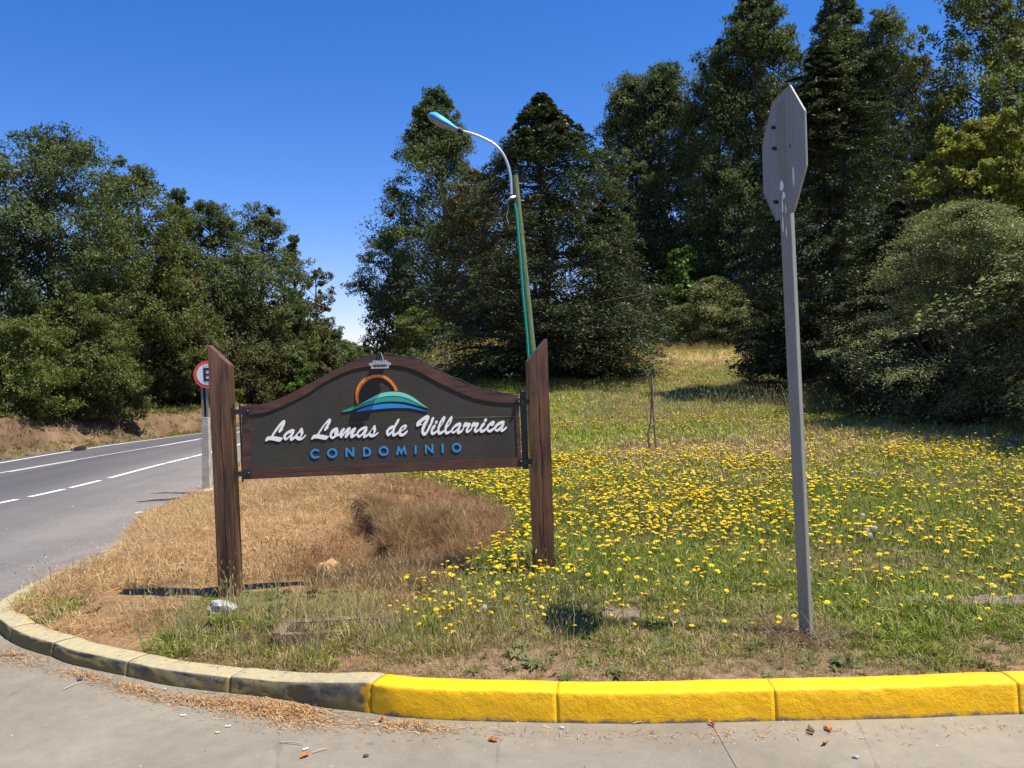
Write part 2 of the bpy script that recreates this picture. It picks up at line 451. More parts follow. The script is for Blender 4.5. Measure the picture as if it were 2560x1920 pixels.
def m_wood():
    n = NT('stained_wood_mat')
    v = n.map((14, 14, 1.1)); v2 = n.map((60, 60, 2.0))
    g = n.noise(1.6, 6, .7, v, .8); f = n.noise(1.5, 4, .6, v2); big = n.noise(2.2, 3, .5)
    c = n.mix(n.ramp(g, [(.35, 0.0), (.68, 1.0)]), (.030, .017, .011), (.17, .083, .044))
    c = n.mix(n.ramp(big, [(.5, 0.0), (.72, .55)]), c, (.22, .095, .038))
    c = n.mix(1.0, c, n.ramp(f, [(.3, (.65, .65, .65)), (.7, (1.3, 1.28, 1.25))]), 'MULTIPLY')
    kn = n.voro(2.1, n.map((3, 3, 1)));
    c = n.mix(n.ramp(kn, [(.05, .8), (.16, 0.0)]), c, (.016, .008, .005))
    n.bump(n.math('ADD', g, f), .35, .004)
    return n.fin(c, .42, .35)
def m_rail():
    n = NT('stained_rail_mat')
    v = n.map((1.4, 8, 22)); g = n.noise(1.8, 6, .7, v, .6); big = n.noise(4, 4, .5); f = n.noise(2, 3, .6, n.map((4, 8, 90)))
    c = n.mix(n.ramp(g, [(.35, 0.0), (.7, 1.0)]), (.035, .016, .011), (.125, .058, .034))
    c = n.mix(n.ramp(big, [(.5, 0.0), (.7, .5)]), c, (.17, .065, .028))
    c = n.mix(1.0, c, n.ramp(f, [(.3, (.75, .75, .75)), (.7, (1.2, 1.2, 1.18))]), 'MULTIPLY')
    n.bump(g, .3, .003)
    return n.fin(c, .45, .4)
def m_panel():
    n = NT('sandblasted_panel_mat')
    a = n.noise(150, 5, .8); b = n.voro(260); big = n.noise(3, 4)
    c = n.mix(n.ramp(a, [(.35, 0.0), (.7, 1.0)]), (.028, .024, .018), (.075, .065, .050))
    c = n.mix(1.0, c, n.ramp(big, [(.3, (.8, .8, .8)), (.7, (1.2, 1.2, 1.2))]), 'MULTIPLY')
    c = n.mix(n.ramp(b, [(.08, .8), (.2, 0.0)]), c, (.10, .09, .07))
    n.bump(n.math('ADD', a, b), .7, .003)
    return n.fin(c, .75, .25)
def m_galv(name, c0, c1, rough=.5, metal=.55):
    n = NT(name)
    v = n.map((9, 9, 1.2)); g = n.noise(3, 6, .7, v); f = n.noise(90, 4, .7)
    c = n.mix(n.ramp(g, [(.3, 0.0), (.7, 1.0)]), c0, c1)
    c = n.mix(1.0, c, n.ramp(f, [(.3, (.85, .85, .85)), (.7, (1.12, 1.12, 1.12))]), 'MULTIPLY')
    n.bump(f, .15, .001)
    return n.fin(c, rough, .4, metal)
def m_bark(name, c0, c1):
    n = NT(name); v = n.map((6, 6, 1.5)); g = n.noise(3, 6, .75, v)
    c = n.mix(n.ramp(g, [(.35, 0.0), (.65, 1.0)]), c0, c1); n.bump(g, .7, .03)
    return n.fin(c, .9, .15)

MG = m_ground(); MA = m_asphalt(); MC = m_concrete(); MM = m_marking(); MY = m_yellow(); MKT = m_kerb_top(); MKF = m_kerb_face()
MW = m_wood(); MR = m_rail(); MP = m_panel()
MBLK = plain('black_iron_mat', (.018, .018, .018), .45, .45, 0, .3, 30, .2)
MWHITE = plain('white_letter_mat', (.86, .83, .77), .5, .3, 0, .03)
MGALV = m_galv('galvanised_mat', (.185, .185, .155), (.24, .240, .205), .55, .10)
MPLATE = m_galv('sign_back_mat', (.22, .222, .190), (.30, .300, .260), .6, .08)
MBARK = m_bark('bark_mat', (.045, .035, .026), (.16, .13, .10))
MBARKP = m_bark('pale_bark_mat', (.12, .105, .085), (.42, .39, .34))

# ------------------------------------------------------------------ what grows where
dry_px = [(20, 1292), (150, 1300), (300, 1288), (560, 1283), (905, 1272), (1010, 1235), (1100, 1180), (1110, 1130), (1040, 1085), (930, 1052), (850, 1036), (520, 1036), (440, 1056), (240, 1165), (40, 1262)]
DRY = np.array([hit(a, b)[:2] for a, b in dry_px])
cD = DRY.mean(0)
flowline = np.array([hit(a, b)[:2] for a, b in ((940, 1300), (1010, 1235), (1100, 1180), (1130, 1130), (1050, 1075), (930, 1030), (960, 985))])
def zones(x, y):
    """fraction dry straw, fraction green, bare soil"""
    nx = x + .5 * fbm(x * 2.4, y * 2.4, 5); ny = y + .5 * fbm(x * 2.4 + 40, y * 2.4 + 9, 5)
    dry = in_poly(nx, ny, DRY) | ((x < -3.1) & (y > 5.9) & (y < 30) & in_poly(x, y, VERGE))
    d = dry.astype(float)
    n = fbm(x * .8, y * .8, 4); n2 = fbm(x * 2.6 + 9, y * 2.6, 3)
    green = np.clip(.80 + 1.5 * n, 0, 1)
    # thin worn strip by the kerb and the pinkish bare band further up the slope
    dk = dist_line(x, y, BND[:NK])
    bare = sstep(.62, .15, dk + .8 * n2) * (x > -.9)
    band = np.exp(-((y - (13.2 - .16 * x)) / 1.3) ** 2) * sstep(.8, 2.2, x + fbm(x, y))
    bare = np.maximum(bare * .95, band * .85)
    bare = np.maximum(bare, sstep(.18, .34, n2) * .5)
    tall = sstep(27, 34, y + 5 * n)          # tan tall grass up the slope
    d = np.maximum(d, tall * .85)
    d = np.maximum(d, sstep(1.0, .2, dk + 1.2 * n2) * (x < -.6) * .35)
    d = np.maximum(d, (n2 + .35 * sstep(-1.6, -2.6, x) > .20) * (x < -.5) * (y < 5.7) * .9 * in_poly(x, y, VERGE))
    return d, green * (1 - d), np.where(d > .5, 0, bare)
def zone_colour(x, y):
    d, g, b = zones(x, y)
    soil = np.array([.17, .115, .070]); straw = np.array([.30, .18, .09]); gr = np.array([.165, .160, .050]); bareC = np.array([.26, .175, .11])
    tan = np.array([.38, .30, .12])
    c = soil[None] * .0 + gr[None] * np.ones((len(x), 1))
    gg = np.clip(g, 0, 1)[:, None]
    c = gr * gg + soil * (1 - gg)
    c = c * (1 - b[:, None]) + bareC * b[:, None]
    far = (y > 24)[:, None]
    c = np.where(far, c * (1 - d[:, None]) + tan * d[:, None], c * (1 - d[:, None]) + straw * d[:, None])
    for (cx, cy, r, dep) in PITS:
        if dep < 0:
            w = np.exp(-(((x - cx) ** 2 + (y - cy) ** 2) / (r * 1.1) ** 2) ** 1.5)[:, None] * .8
            c = c * (1 - w) + np.array([.055, .038, .026]) * w  # dark brown soil, with the hollows' shade painted into the colour
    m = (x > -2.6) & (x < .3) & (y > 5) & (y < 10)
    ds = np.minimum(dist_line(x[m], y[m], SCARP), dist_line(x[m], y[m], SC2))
    w = sstep(.16, .03, ds)[:, None] * .85; c[m] = c[m] * (1 - w) + np.array([.06, .04, .027]) * w  # shade of the steep ditch faces painted as a dark band
    inl = in_poly(x, y, LEFT); dl = dist_line(x, y, FAR)
    n = fbm(x * .9, y * .9)[:, None]
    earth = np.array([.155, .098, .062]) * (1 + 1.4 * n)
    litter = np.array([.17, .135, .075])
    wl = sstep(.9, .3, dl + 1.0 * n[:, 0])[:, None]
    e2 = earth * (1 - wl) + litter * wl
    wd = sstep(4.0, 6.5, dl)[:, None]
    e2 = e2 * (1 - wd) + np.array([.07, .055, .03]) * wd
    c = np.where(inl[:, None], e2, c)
    return np.clip(c, .01, .9)

# ------------------------------------------------------------------ terrain
def spaced(a, b, segs):
    out = [a]
    for (to, st) in segs:
        while out[-1] + st < to: out.append(out[-1] + st)
    if out[-1] < b: out.append(b)
    return np.array(out)
gx = spaced(-420, 420, [(-120, 20), (-40, 4), (-20, .6), (-8, .35), (-4.4, .12), (4.6, .05), (9, .18), (20, .7), (60, 4), (420, 25)])
gy = spaced(-60, 430, [(0, 10), (3.2, .4), (9, .05), (14, .12), (24, .3), (60, .6), (120, 4), (430, 20)])
XX, YY = np.meshgrid(gx, gy); fx, fy = XX.ravel(), YY.ravel()
fz = G(fx, fy)
nx_, ny_ = len(gx), len(gy)
idx = np.arange(nx_ * ny_).reshape(ny_, nx_)
quads = np.stack([idx[:-1, :-1], idx[:-1, 1:], idx[1:, 1:], idx[1:, :-1]], -1).reshape(-1, 4)
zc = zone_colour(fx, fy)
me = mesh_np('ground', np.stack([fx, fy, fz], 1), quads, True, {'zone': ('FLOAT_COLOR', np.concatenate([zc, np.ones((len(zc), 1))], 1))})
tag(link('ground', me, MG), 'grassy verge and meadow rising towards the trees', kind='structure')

# highway sheet
ax = spaced(-70, -1.5, [(-26, 4), (-1.5, .4)]); ay = spaced(-40, 430, [(3, 3), (50, .5), (120, 3), (430, 15)])
XX, YY = np.meshgrid(ax, ay); x1, y1 = XX.ravel(), YY.ravel()
idx = np.arange(len(x1)).reshape(len(ay), len(ax))
quads = np.stack([idx[:-1, :-1], idx[:-1, 1:], idx[1:, 1:], idx[1:, :-1]], -1).reshape(-1, 4)
de = dist_line(x1, y1, np.concatenate([KSIMP[-40:], edge_line]))
dl = dist_line(x1, y1, FAR)
keep = ~(in_poly(x1, y1, LEFT) & (dl > 1.0)) & ~(in_poly(x1, y1, VERGE) & (dist_line(x1, y1, BND) > .7))
qk = keep[quads].all(1); quads = quads[qk]
dust = np.clip(sstep(4.2, .3, de) * .85, 0, 1)
me = mesh_np('highway', np.stack([x1, y1, Hroad(x1, y1)], 1), quads, True, {'dust': ('FLOAT', dust)})
highway = tag(link('highway', me, MA), 'grey asphalt highway with a dusty shoulder beside the dry verge', kind='structure')

# markings as thin raised sheets along fitted lines
def strip(name, pts, w, label=None, z=.006):
    P, _ = resample(np.array(pts), .4)
    T = np.gradient(P, axis=0); T /= np.linalg.norm(T, axis=1)[:, None]; N = np.stack([-T[:, 1], T[:, 0]], 1)
    V = []; Q = []
    for i in range(len(P)):
        for sgn in (-1, 1):
            q = P[i] + N[i] * sgn * w / 2
            V.append((q[0], q[1], float(Hroad(q[0], q[1])) + z))
    for i in range(len(P) - 1): Q.append((2 * i, 2 * i + 1, 2 * i + 3, 2 * i + 2))
    me = mesh_np(name, V, Q)
    o = link(name, me, MM, highway)
    if label: o['label'] = label
    return o
near_px = [(0, 1087), (100, 1066), (210, 1040), (330, 1008), (440, 981), (515, 961)]
NEAR = catmull([hr(*p) for p in near_px], 10)
nd = (NEAR[0] - NEAR[6]); nd /= np.linalg.norm(nd)
NEARF = np.concatenate([[NEAR[0] + nd * 10], NEAR, catmull([NEAR[-1], (-9.0, 34), (-9.3, 45), (-10.4, 62), (-14.3, 90)], 8)[1:]])
cen_px = [(0, 1022), (150, 996), (300, 971), (440, 947), (515, 934)]
CEN = catmull([hr(*p) for p in cen_px], 10)
cd = (CEN[0] - CEN[6]); cd /= np.linalg.norm(cd)
CENF = np.concatenate([[CEN[0] + cd * 20], CEN, catmull([CEN[-1], (-11.0, 40), (-11.8, 62), (-15.3, 90)], 8)[1:]])
FARL = FAR[(FAR[:, 1] > -20) & (FAR[:, 1] < 100)]
def offset(line, d):
    T = np.gradient(line, axis=0); T /= np.linalg.norm(T, axis=1)[:, None]
    return line + np.stack([T[:, 1], -T[:, 0]], 1) * d
strip('edge_line', offset(FARL, .15), .13)
strip('centre_line', CENF, .12)
# second, partial centre line (double) 
sgm = [p for p in CENF if 22 < p[1] < 30]
# dashes, measured where each begins and ends in the photograph
P, s = resample(NEARF, .1)
def s_at(px, py):
    q = np.array(hr(px, py)); return s[np.argmin(((P - q) ** 2).sum(1))]
dash = [((-60, 1100), (42, 1079)), ((64, 1073), (130, 1057)), ((142, 1054), (208, 1039)), ((221, 1034), (300, 1015)), ((303, 1014), (352, 1001)), ((355, 1000), (398, 989)), ((402, 988), (440, 980))]
spans = [(s_at(*a), s_at(*b)) for a, b in dash]
q = spans[-1][1] + .25
while q < s[-1] - 5: spans.append((q, q + 3.2)); q += 3.6
q = spans[0][0] - 1.2
while q > 3: spans.append((q - 3, q)); q -= 4.2
for a, b in spans:
    m = (s >= a) & (s <= b)
    if m.sum() > 3: strip('lane_dash', P[m], .13)
# faint doubled stretches of the centre line
for (a, b) in (((88, 1015), (238, 989)), ((380, 962), (455, 948))):
    P2, s2_ = resample(CENF, .1); qa, qb = np.array(hr(*a)), np.array(hr(*b))
    i0 = np.argmin(((P2 - qa) ** 2).sum(1)); i1 = np.argmin(((P2 - qb) ** 2).sum(1))
    if i1 - i0 > 4: strip('centre_line', offset(P2[i0:i1], .2), .10)

# side road: cast slabs with open joints
side = tag(empty('side_road', (0, 0, 0)), 'pale concrete side road of cast slabs in front of the kerb', kind='structure')
xs = [-4.0, .82, 2.42, 4.02, 7.2, 10.4, 13.6]; ys = [-9, -5.5, -2.0, 1.2, 5.35]
sub = MB().add([(-4, -9, .0005), (14, -9, .0005), (14, 5.35, .0005), (-4, 5.35, .0005)], [(0, 1, 2, 3)]).build('joint_filler', plain('joint_mat', (.20, .18, .145), .95), side)
for i in range(len(xs) - 1):
    for j in range(len(ys) - 1):
        if xs[i + 1] - xs[i] < .1: continue
        gp = .0018
        m = MB(); X0, X1, Y0, Y1 = xs[i] + gp, xs[i + 1] - gp, ys[j] + gp, ys[j + 1] - gp
        e = .0022
        m.add([(X0, Y0, -.01), (X1, Y0, -.01), (X1, Y1, -.01), (X0, Y1, -.01), (X0 + e, Y0 + e, .004), (X1 - e, Y0 + e, .004), (X1 - e, Y1 - e, .004), (X0 + e, Y1 - e, .004)],
              [(4, 5, 6, 7), (0, 1, 5, 4), (1, 2, 6, 5), (2, 3, 7, 6), (3, 0, 4, 7)])
        m.build('concrete_slab', MC, side)
road_out = MB().add([(-4, -60, -.02), (60, -60, -.02), (60, -9, -.02), (-4, -9, -.02)], [(0, 1, 2, 3)])
road_out.add([(14, -9, -.02), (60, -9, -.02), (60, 2.5, -.02), (14, 2.5, -.02)], [(0, 1, 2, 3)])
road_out.build('road_slab_far', MC, side)

# ------------------------------------------------------------------ kerb
kerb = tag(empty('kerb', (float(kerb_line[0][0]), float(kerb_line[0][1]), 0)), 'curved concrete kerb round the corner of the verge', kind='structure')
KL = kerb_line
T = np.gradient(KL, axis=0); T /= np.linalg.norm(T, axis=1)[:, None]
Nin = np.stack([T[:, 1], -T[:, 0]], 1)          # towards the verge
if (Nin[200] @ np.array([0, 1])) < 0: Nin = -Nin
def k_at(px, py):
    q = np.array(hit_fn(px, py, lambda x, y: 0 * x)[:2]); return int(np.argmin(((KL - q) ** 2).sum(1)))
cuts = [0]
st = k_at(2200, 1546)
back = st
tmp = []
while back > 45: back -= 48; tmp.append(back)
cuts = [0] + sorted([t for t in tmp if t > 10]) + [st, k_at(1675, 1563), k_at(1207, 1564), k_at(801, 1546)]
ystart = cuts[-1]
cuts += [k_at(500, 1500), k_at(273, 1464), k_at(113, 1421), k_at(20, 1387)]
while cuts[-1] + 60 < len(KL) - 20: cuts.append(cuts[-1] + 50)
cuts.append(len(KL) - 1)
sect = [(.006, -.06, 0), (.000, .0, 0), (.001, .03, 0), (.003, .06, 0), (.005, .09, 0), (.008, .118, 0), (.010, .130, 0), (.013, .138, 0), (.019, .1425, 1), (.05, .144, 1), (.08, .145, 1), (.11, .145, 1), (.138, .143, 1), (.15, .136, 1), (.152, -.04, 1)]
for ci in range(len(cuts) - 1):
    a, b = cuts[ci], cuts[ci + 1]
    ids = list(range(a, b + 1))
    V = []; Q = []; mi = []
    yel = a < ystart
    L = len(ids)
    tilt = random.uniform(-.003, .003)
    for k, i in enumerate(ids):
        endk = min(k, L - 1 - k)
        shr = (.0010 if yel else .005) if endk == 0 else (.0008 if endk == 1 else 0)
        along = (.0002 if yel else .002) * (1 if k == 0 else (-1 if k == L - 1 else 0))
        hz = float(Hroad(KL[i][0], KL[i][1]))
        hgt = (1 - .40 * float(sstep(-.70, -1.30, KL[i][0]))) * (1 - .30 * float(sstep(6.0, 8.2, KL[i][1])) * (KL[i][0] < 0))
        nz = .006 * (fbm(np.array([KL[i][0] * 6]), np.array([KL[i][1] * 6]))[0])
        for j, (o, z, mm) in enumerate(sect):
            px_, py_ = KL[i] + Nin[i] * (o + (shr if o < .08 else -shr)) + T[i] * along
            rough_n = .006 if yel else .012
            dn = rough_n * float(fbm(np.array([px_ * 14 + z * 30]), np.array([py_ * 14 + z * 47]), 3)[0])
            px_ += -Nin[i][0] * dn; py_ += -Nin[i][1] * dn
            zz = z * hgt + (nz + tilt + dn * .7 - shr * .7 if z > .1 else 0)
            V.append((px_, py_, hz + zz))
    ns = len(sect)
    for k in range(L - 1):
        for j in range(ns - 1):
            Q.append((k * ns + j, (k + 1) * ns + j, (k + 1) * ns + j + 1, k * ns + j + 1)); mi.append(sect[j + 1][2])
    me = bpy.data.meshes.new('kerb_stone')
    caps = [tuple(range(ns)), tuple(reversed(range((L - 1) * ns, L * ns)))]
    o0 = kerb.location
    me.from_pydata([(v[0] - o0[0], v[1] - o0[1], v[2] - o0[2]) for v in V], [], Q + caps)
    if yel: me.materials.append(MY)
    else:
        me.materials.append(MKF); me.materials.append(MKT)
        me.polygons.foreach_set('material_index', mi + [0, 0])
    bm = bmesh.new(); bm.from_mesh(me); bmesh.ops.recalc_face_normals(bm, faces=bm.faces)
    for f in bm.faces: f.smooth = len(f.verts) == 4
    bm.to_mesh(me); bm.free()
    o = link('kerb_stone', me, None, kerb)
    if not yel: o['label'] = 'weathered kerb stone with faded yellow top and blackened face'
    else: o['label'] = 'kerb stone freshly painted bright yellow'

# ------------------------------------------------------------------ the condominium sign
SD = np.array([math.cos(math.radians(6.6)), math.sin(math.radians(6.6)), 0.0])      # along the board
SN = np.array([SD[1], -SD[0], 0.0])                                                  # out of its face
SP = np.array([-1.88, 5.46, 0.0])
def on_board(px, py, e=0.0):
    """point on the board's plane (moved e metres out of it) seen at that pixel; returned in board coordinates (along, up)"""
    v = ray(px, py); q = SP + SN * e
    t = ((q - EYE) @ SN) / (v @ SN); p = EYE + v * t
    return float((p - SP) @ SD), float(p[2])
def bp(a, z, e): return Vector(tuple(SP + SD * a + SN * e + np.array([0, 0, z])))
sign = empty('wooden_entrance_sign', (SP[0], SP[1], g1(SP[0], SP[1])), math.radians(6.6))
tag(sign, 'carved dark wooden board with script lettering and sun-and-hills logo hung between two brown posts', 'sign')
Sinv = sign.location.copy()
Rs = Matrix.Rotation(-math.radians(6.6), 3, 'Z')
def to_sign(p): return Rs @ (Vector(p) - Sinv)
def B2(a, z, e): return Vector((a, -e, z - Sinv.z))   # board coordinates -> the sign's own
def plate(loops, e0, e1, name, mat, parent, sub=3, smooth=True, bev=0):
    """loops of (along, up) outlines, first the outer one, the others holes -> solid from e0 (back) to e1 (front)"""
    L = [catmull(l, sub, True) if smooth else np.array(l, float) for l in loops]
    for i in range(len(L)):
        A = L[i]; ar = .5 * np.sum(A[:, 0] * np.roll(A[:, 1], -1) - np.roll(A[:, 0], -1) * A[:, 1])
        if (ar < 0) == (i == 0): L[i] = A[::-1]
    tri = tessellate_polygon([[Vector((p[0], p[1], 0)) for p in l] for l in L])
    pts = np.concatenate(L); n = len(pts)
    V = [B2(p[0], p[1], e1) for p in pts] + [B2(p[0], p[1], e0) for p in pts]
    Fs = [tuple(t) for t in tri]; Bf = [tuple(i + n for i in reversed(t)) for t in tri]
    S = []; o = 0
    for l in L:
        k = len(l)
        for i in range(k): S.append((o + i, o + (i + 1) % k, n + o + (i + 1) % k, n + o + i))
        o += k
    me = bpy.data.meshes.new(name); me.from_pydata([tuple(v) for v in V], [], Fs + Bf + S)
    bm = bmesh.new(); bm.from_mesh(me); bmesh.ops.recalc_face_normals(bm, faces=bm.faces)
    bm.to_mesh(me); bm.free()
    return link(name, me, mat, parent)
# posts
def post(tip, low, base_px, w, d, e, name='post', flip=False, crack=None):
    a0, zt = on_board(*tip, e); a1, zl = on_board(*low, e)
    xa, xb = min(a0, a1), max(a0, a1)
    if xb - xa < w: pass
    zb = g1(*(SP + SD * a0)[:2]) - .12
    za, zb_ = (zt, zl) if a0 < a1 else (zl, zt)
    m = MB(); n = 14
    # front face with a real drying crack: columns of the outline, groove pulled inwards
    cols = [0, .45, .50, .535, 1.0] if crack is None else crack
    rows = 22; V = []; 
    for r in range(rows + 1):
        for ci, u in enumerate(cols):
            ztop = za + (zb_ - za) * u
            z = zb + (ztop - zb) * r / rows
            du = .035 * math.sin(r * .7 + e * 9) + .02 * math.sin(r * 2.1)
            uu = u + (du if ci in (1, 2, 3) else 0)
            dep = 0
            if ci == 2 and 2 < r < rows * .78: dep = .022
            if ci in (1,): uu = cols[2] + du - (.016 if 2 < r < rows * .78 else .004)
            if ci in (3,): uu = cols[2] + du + (.016 if 2 < r < rows * .78 else .004)
            V.append(B2(xa + (xb - xa) * uu, z, e - dep))
    k = len(cols); Q = []
    for r in range(rows):
        for ci in range(k - 1): Q.append((r * k + ci, r * k + ci + 1, (r + 1) * k + ci + 1, (r + 1) * k + ci))
    nb = len(V)
    V += [B2(xa, zb, e - d), B2(xb, zb, e - d), B2(xb, zb_, e - d), B2(xa, za, e - d)]
    Q += [(nb, nb + 3, nb + 2, nb + 1)]
    Q += [tuple([r * k for r in range(rows + 1)] + [nb + 3, nb])]
    Q += [tuple([r * k + k - 1 for r in range(rows, -1, -1)] + [nb + 1, nb + 2])]
    Q += [tuple([rows * k + c for c in range(k)] + [nb + 2, nb + 3])]
    m.add(V, Q)
    o = m.build(name, MW, sign)
    return o
post((448, 745), (494, 788), (480, 1300), .14, .15, .03)
post((1182, 731), (1141, 780), (1165, 1260), .14, .14, .03)
C1 = lambda L: [on_board(*s2((450 + x / 2.212, 820 + y / 2.212)), 0.006) for x, y in L]
top_out = C1([(335, 432), (450, 420), (560, 385), (680, 325), (800, 262), (900, 210), (990, 170), (1080, 155), (1215, 158), (1320, 180), (1420, 230), (1520, 280), (1640, 330), (1760, 358), (1872, 370)])
top_in = C1([(340, 484), (388, 478), (480, 464), (580, 425), (700, 365), (800, 300), (900, 250), (1000, 218), (1100, 206), (1200, 208), (1300, 232), (1400, 285), (1500, 335), (1620, 385), (1740, 410), (1852, 415), (1874, 416)])
to = catmull(top_out, 6); ti = catmull(top_in, 6)
plate([list(map(tuple, to)) + list(map(tuple, ti[::-1]))], -.035, .006, 'top_rail', MR, sign, smooth=False)
plate([C1([(344, 838), (1891, 768), (1888, 717), (343, 782)])], -.035, .006, 'bottom_rail', MR, sign, smooth=False)
g = .004
plate([C1([(341, 486), (386, 480), (394, 778), (344, 780)])], -.035, .005, 'stile', MR, sign, smooth=False)
plate([C1([(1854, 418), (1874, 418), (1888, 715), (1866, 716)])], -.035, .005, 'stile', MR, sign, smooth=False)
# recessed carved panel, in two boards with the open joint that shows on the right
inn = C1([(380, 470), (480, 455), (580, 415), (700, 355), (800, 290), (900, 240), (1000, 208), (1100, 198), (1200, 200), (1300, 222), (1400, 275), (1500, 325), (1620, 375), (1740, 400), (1860, 405)])
P1 = [tuple(p) for p in catmull(inn, 4)] + C1([(1864, 488), (1600, 492), (1500, 494), (380, 560)])
plate([P1], -.018, .0, 'upper_panel_board', MP, sign, smooth=False)
P2 = C1([(380, 561), (1500, 495.3), (1600, 493.6), (1864, 489.8), (1876, 725), (385, 790)])
plate([P2], -.018, .0, 'lower_panel_board', MP, sign, smooth=False)
o = plate([C1([(1300, 505.5), (1864, 487.0), (1864, 491.0), (1300, 507.5)])], -.01, .0015, 'panel_joint', plain('old_glue_mat', (.14, .12, .085), .8, .2, 0, .6, 30), sign, smooth=False)
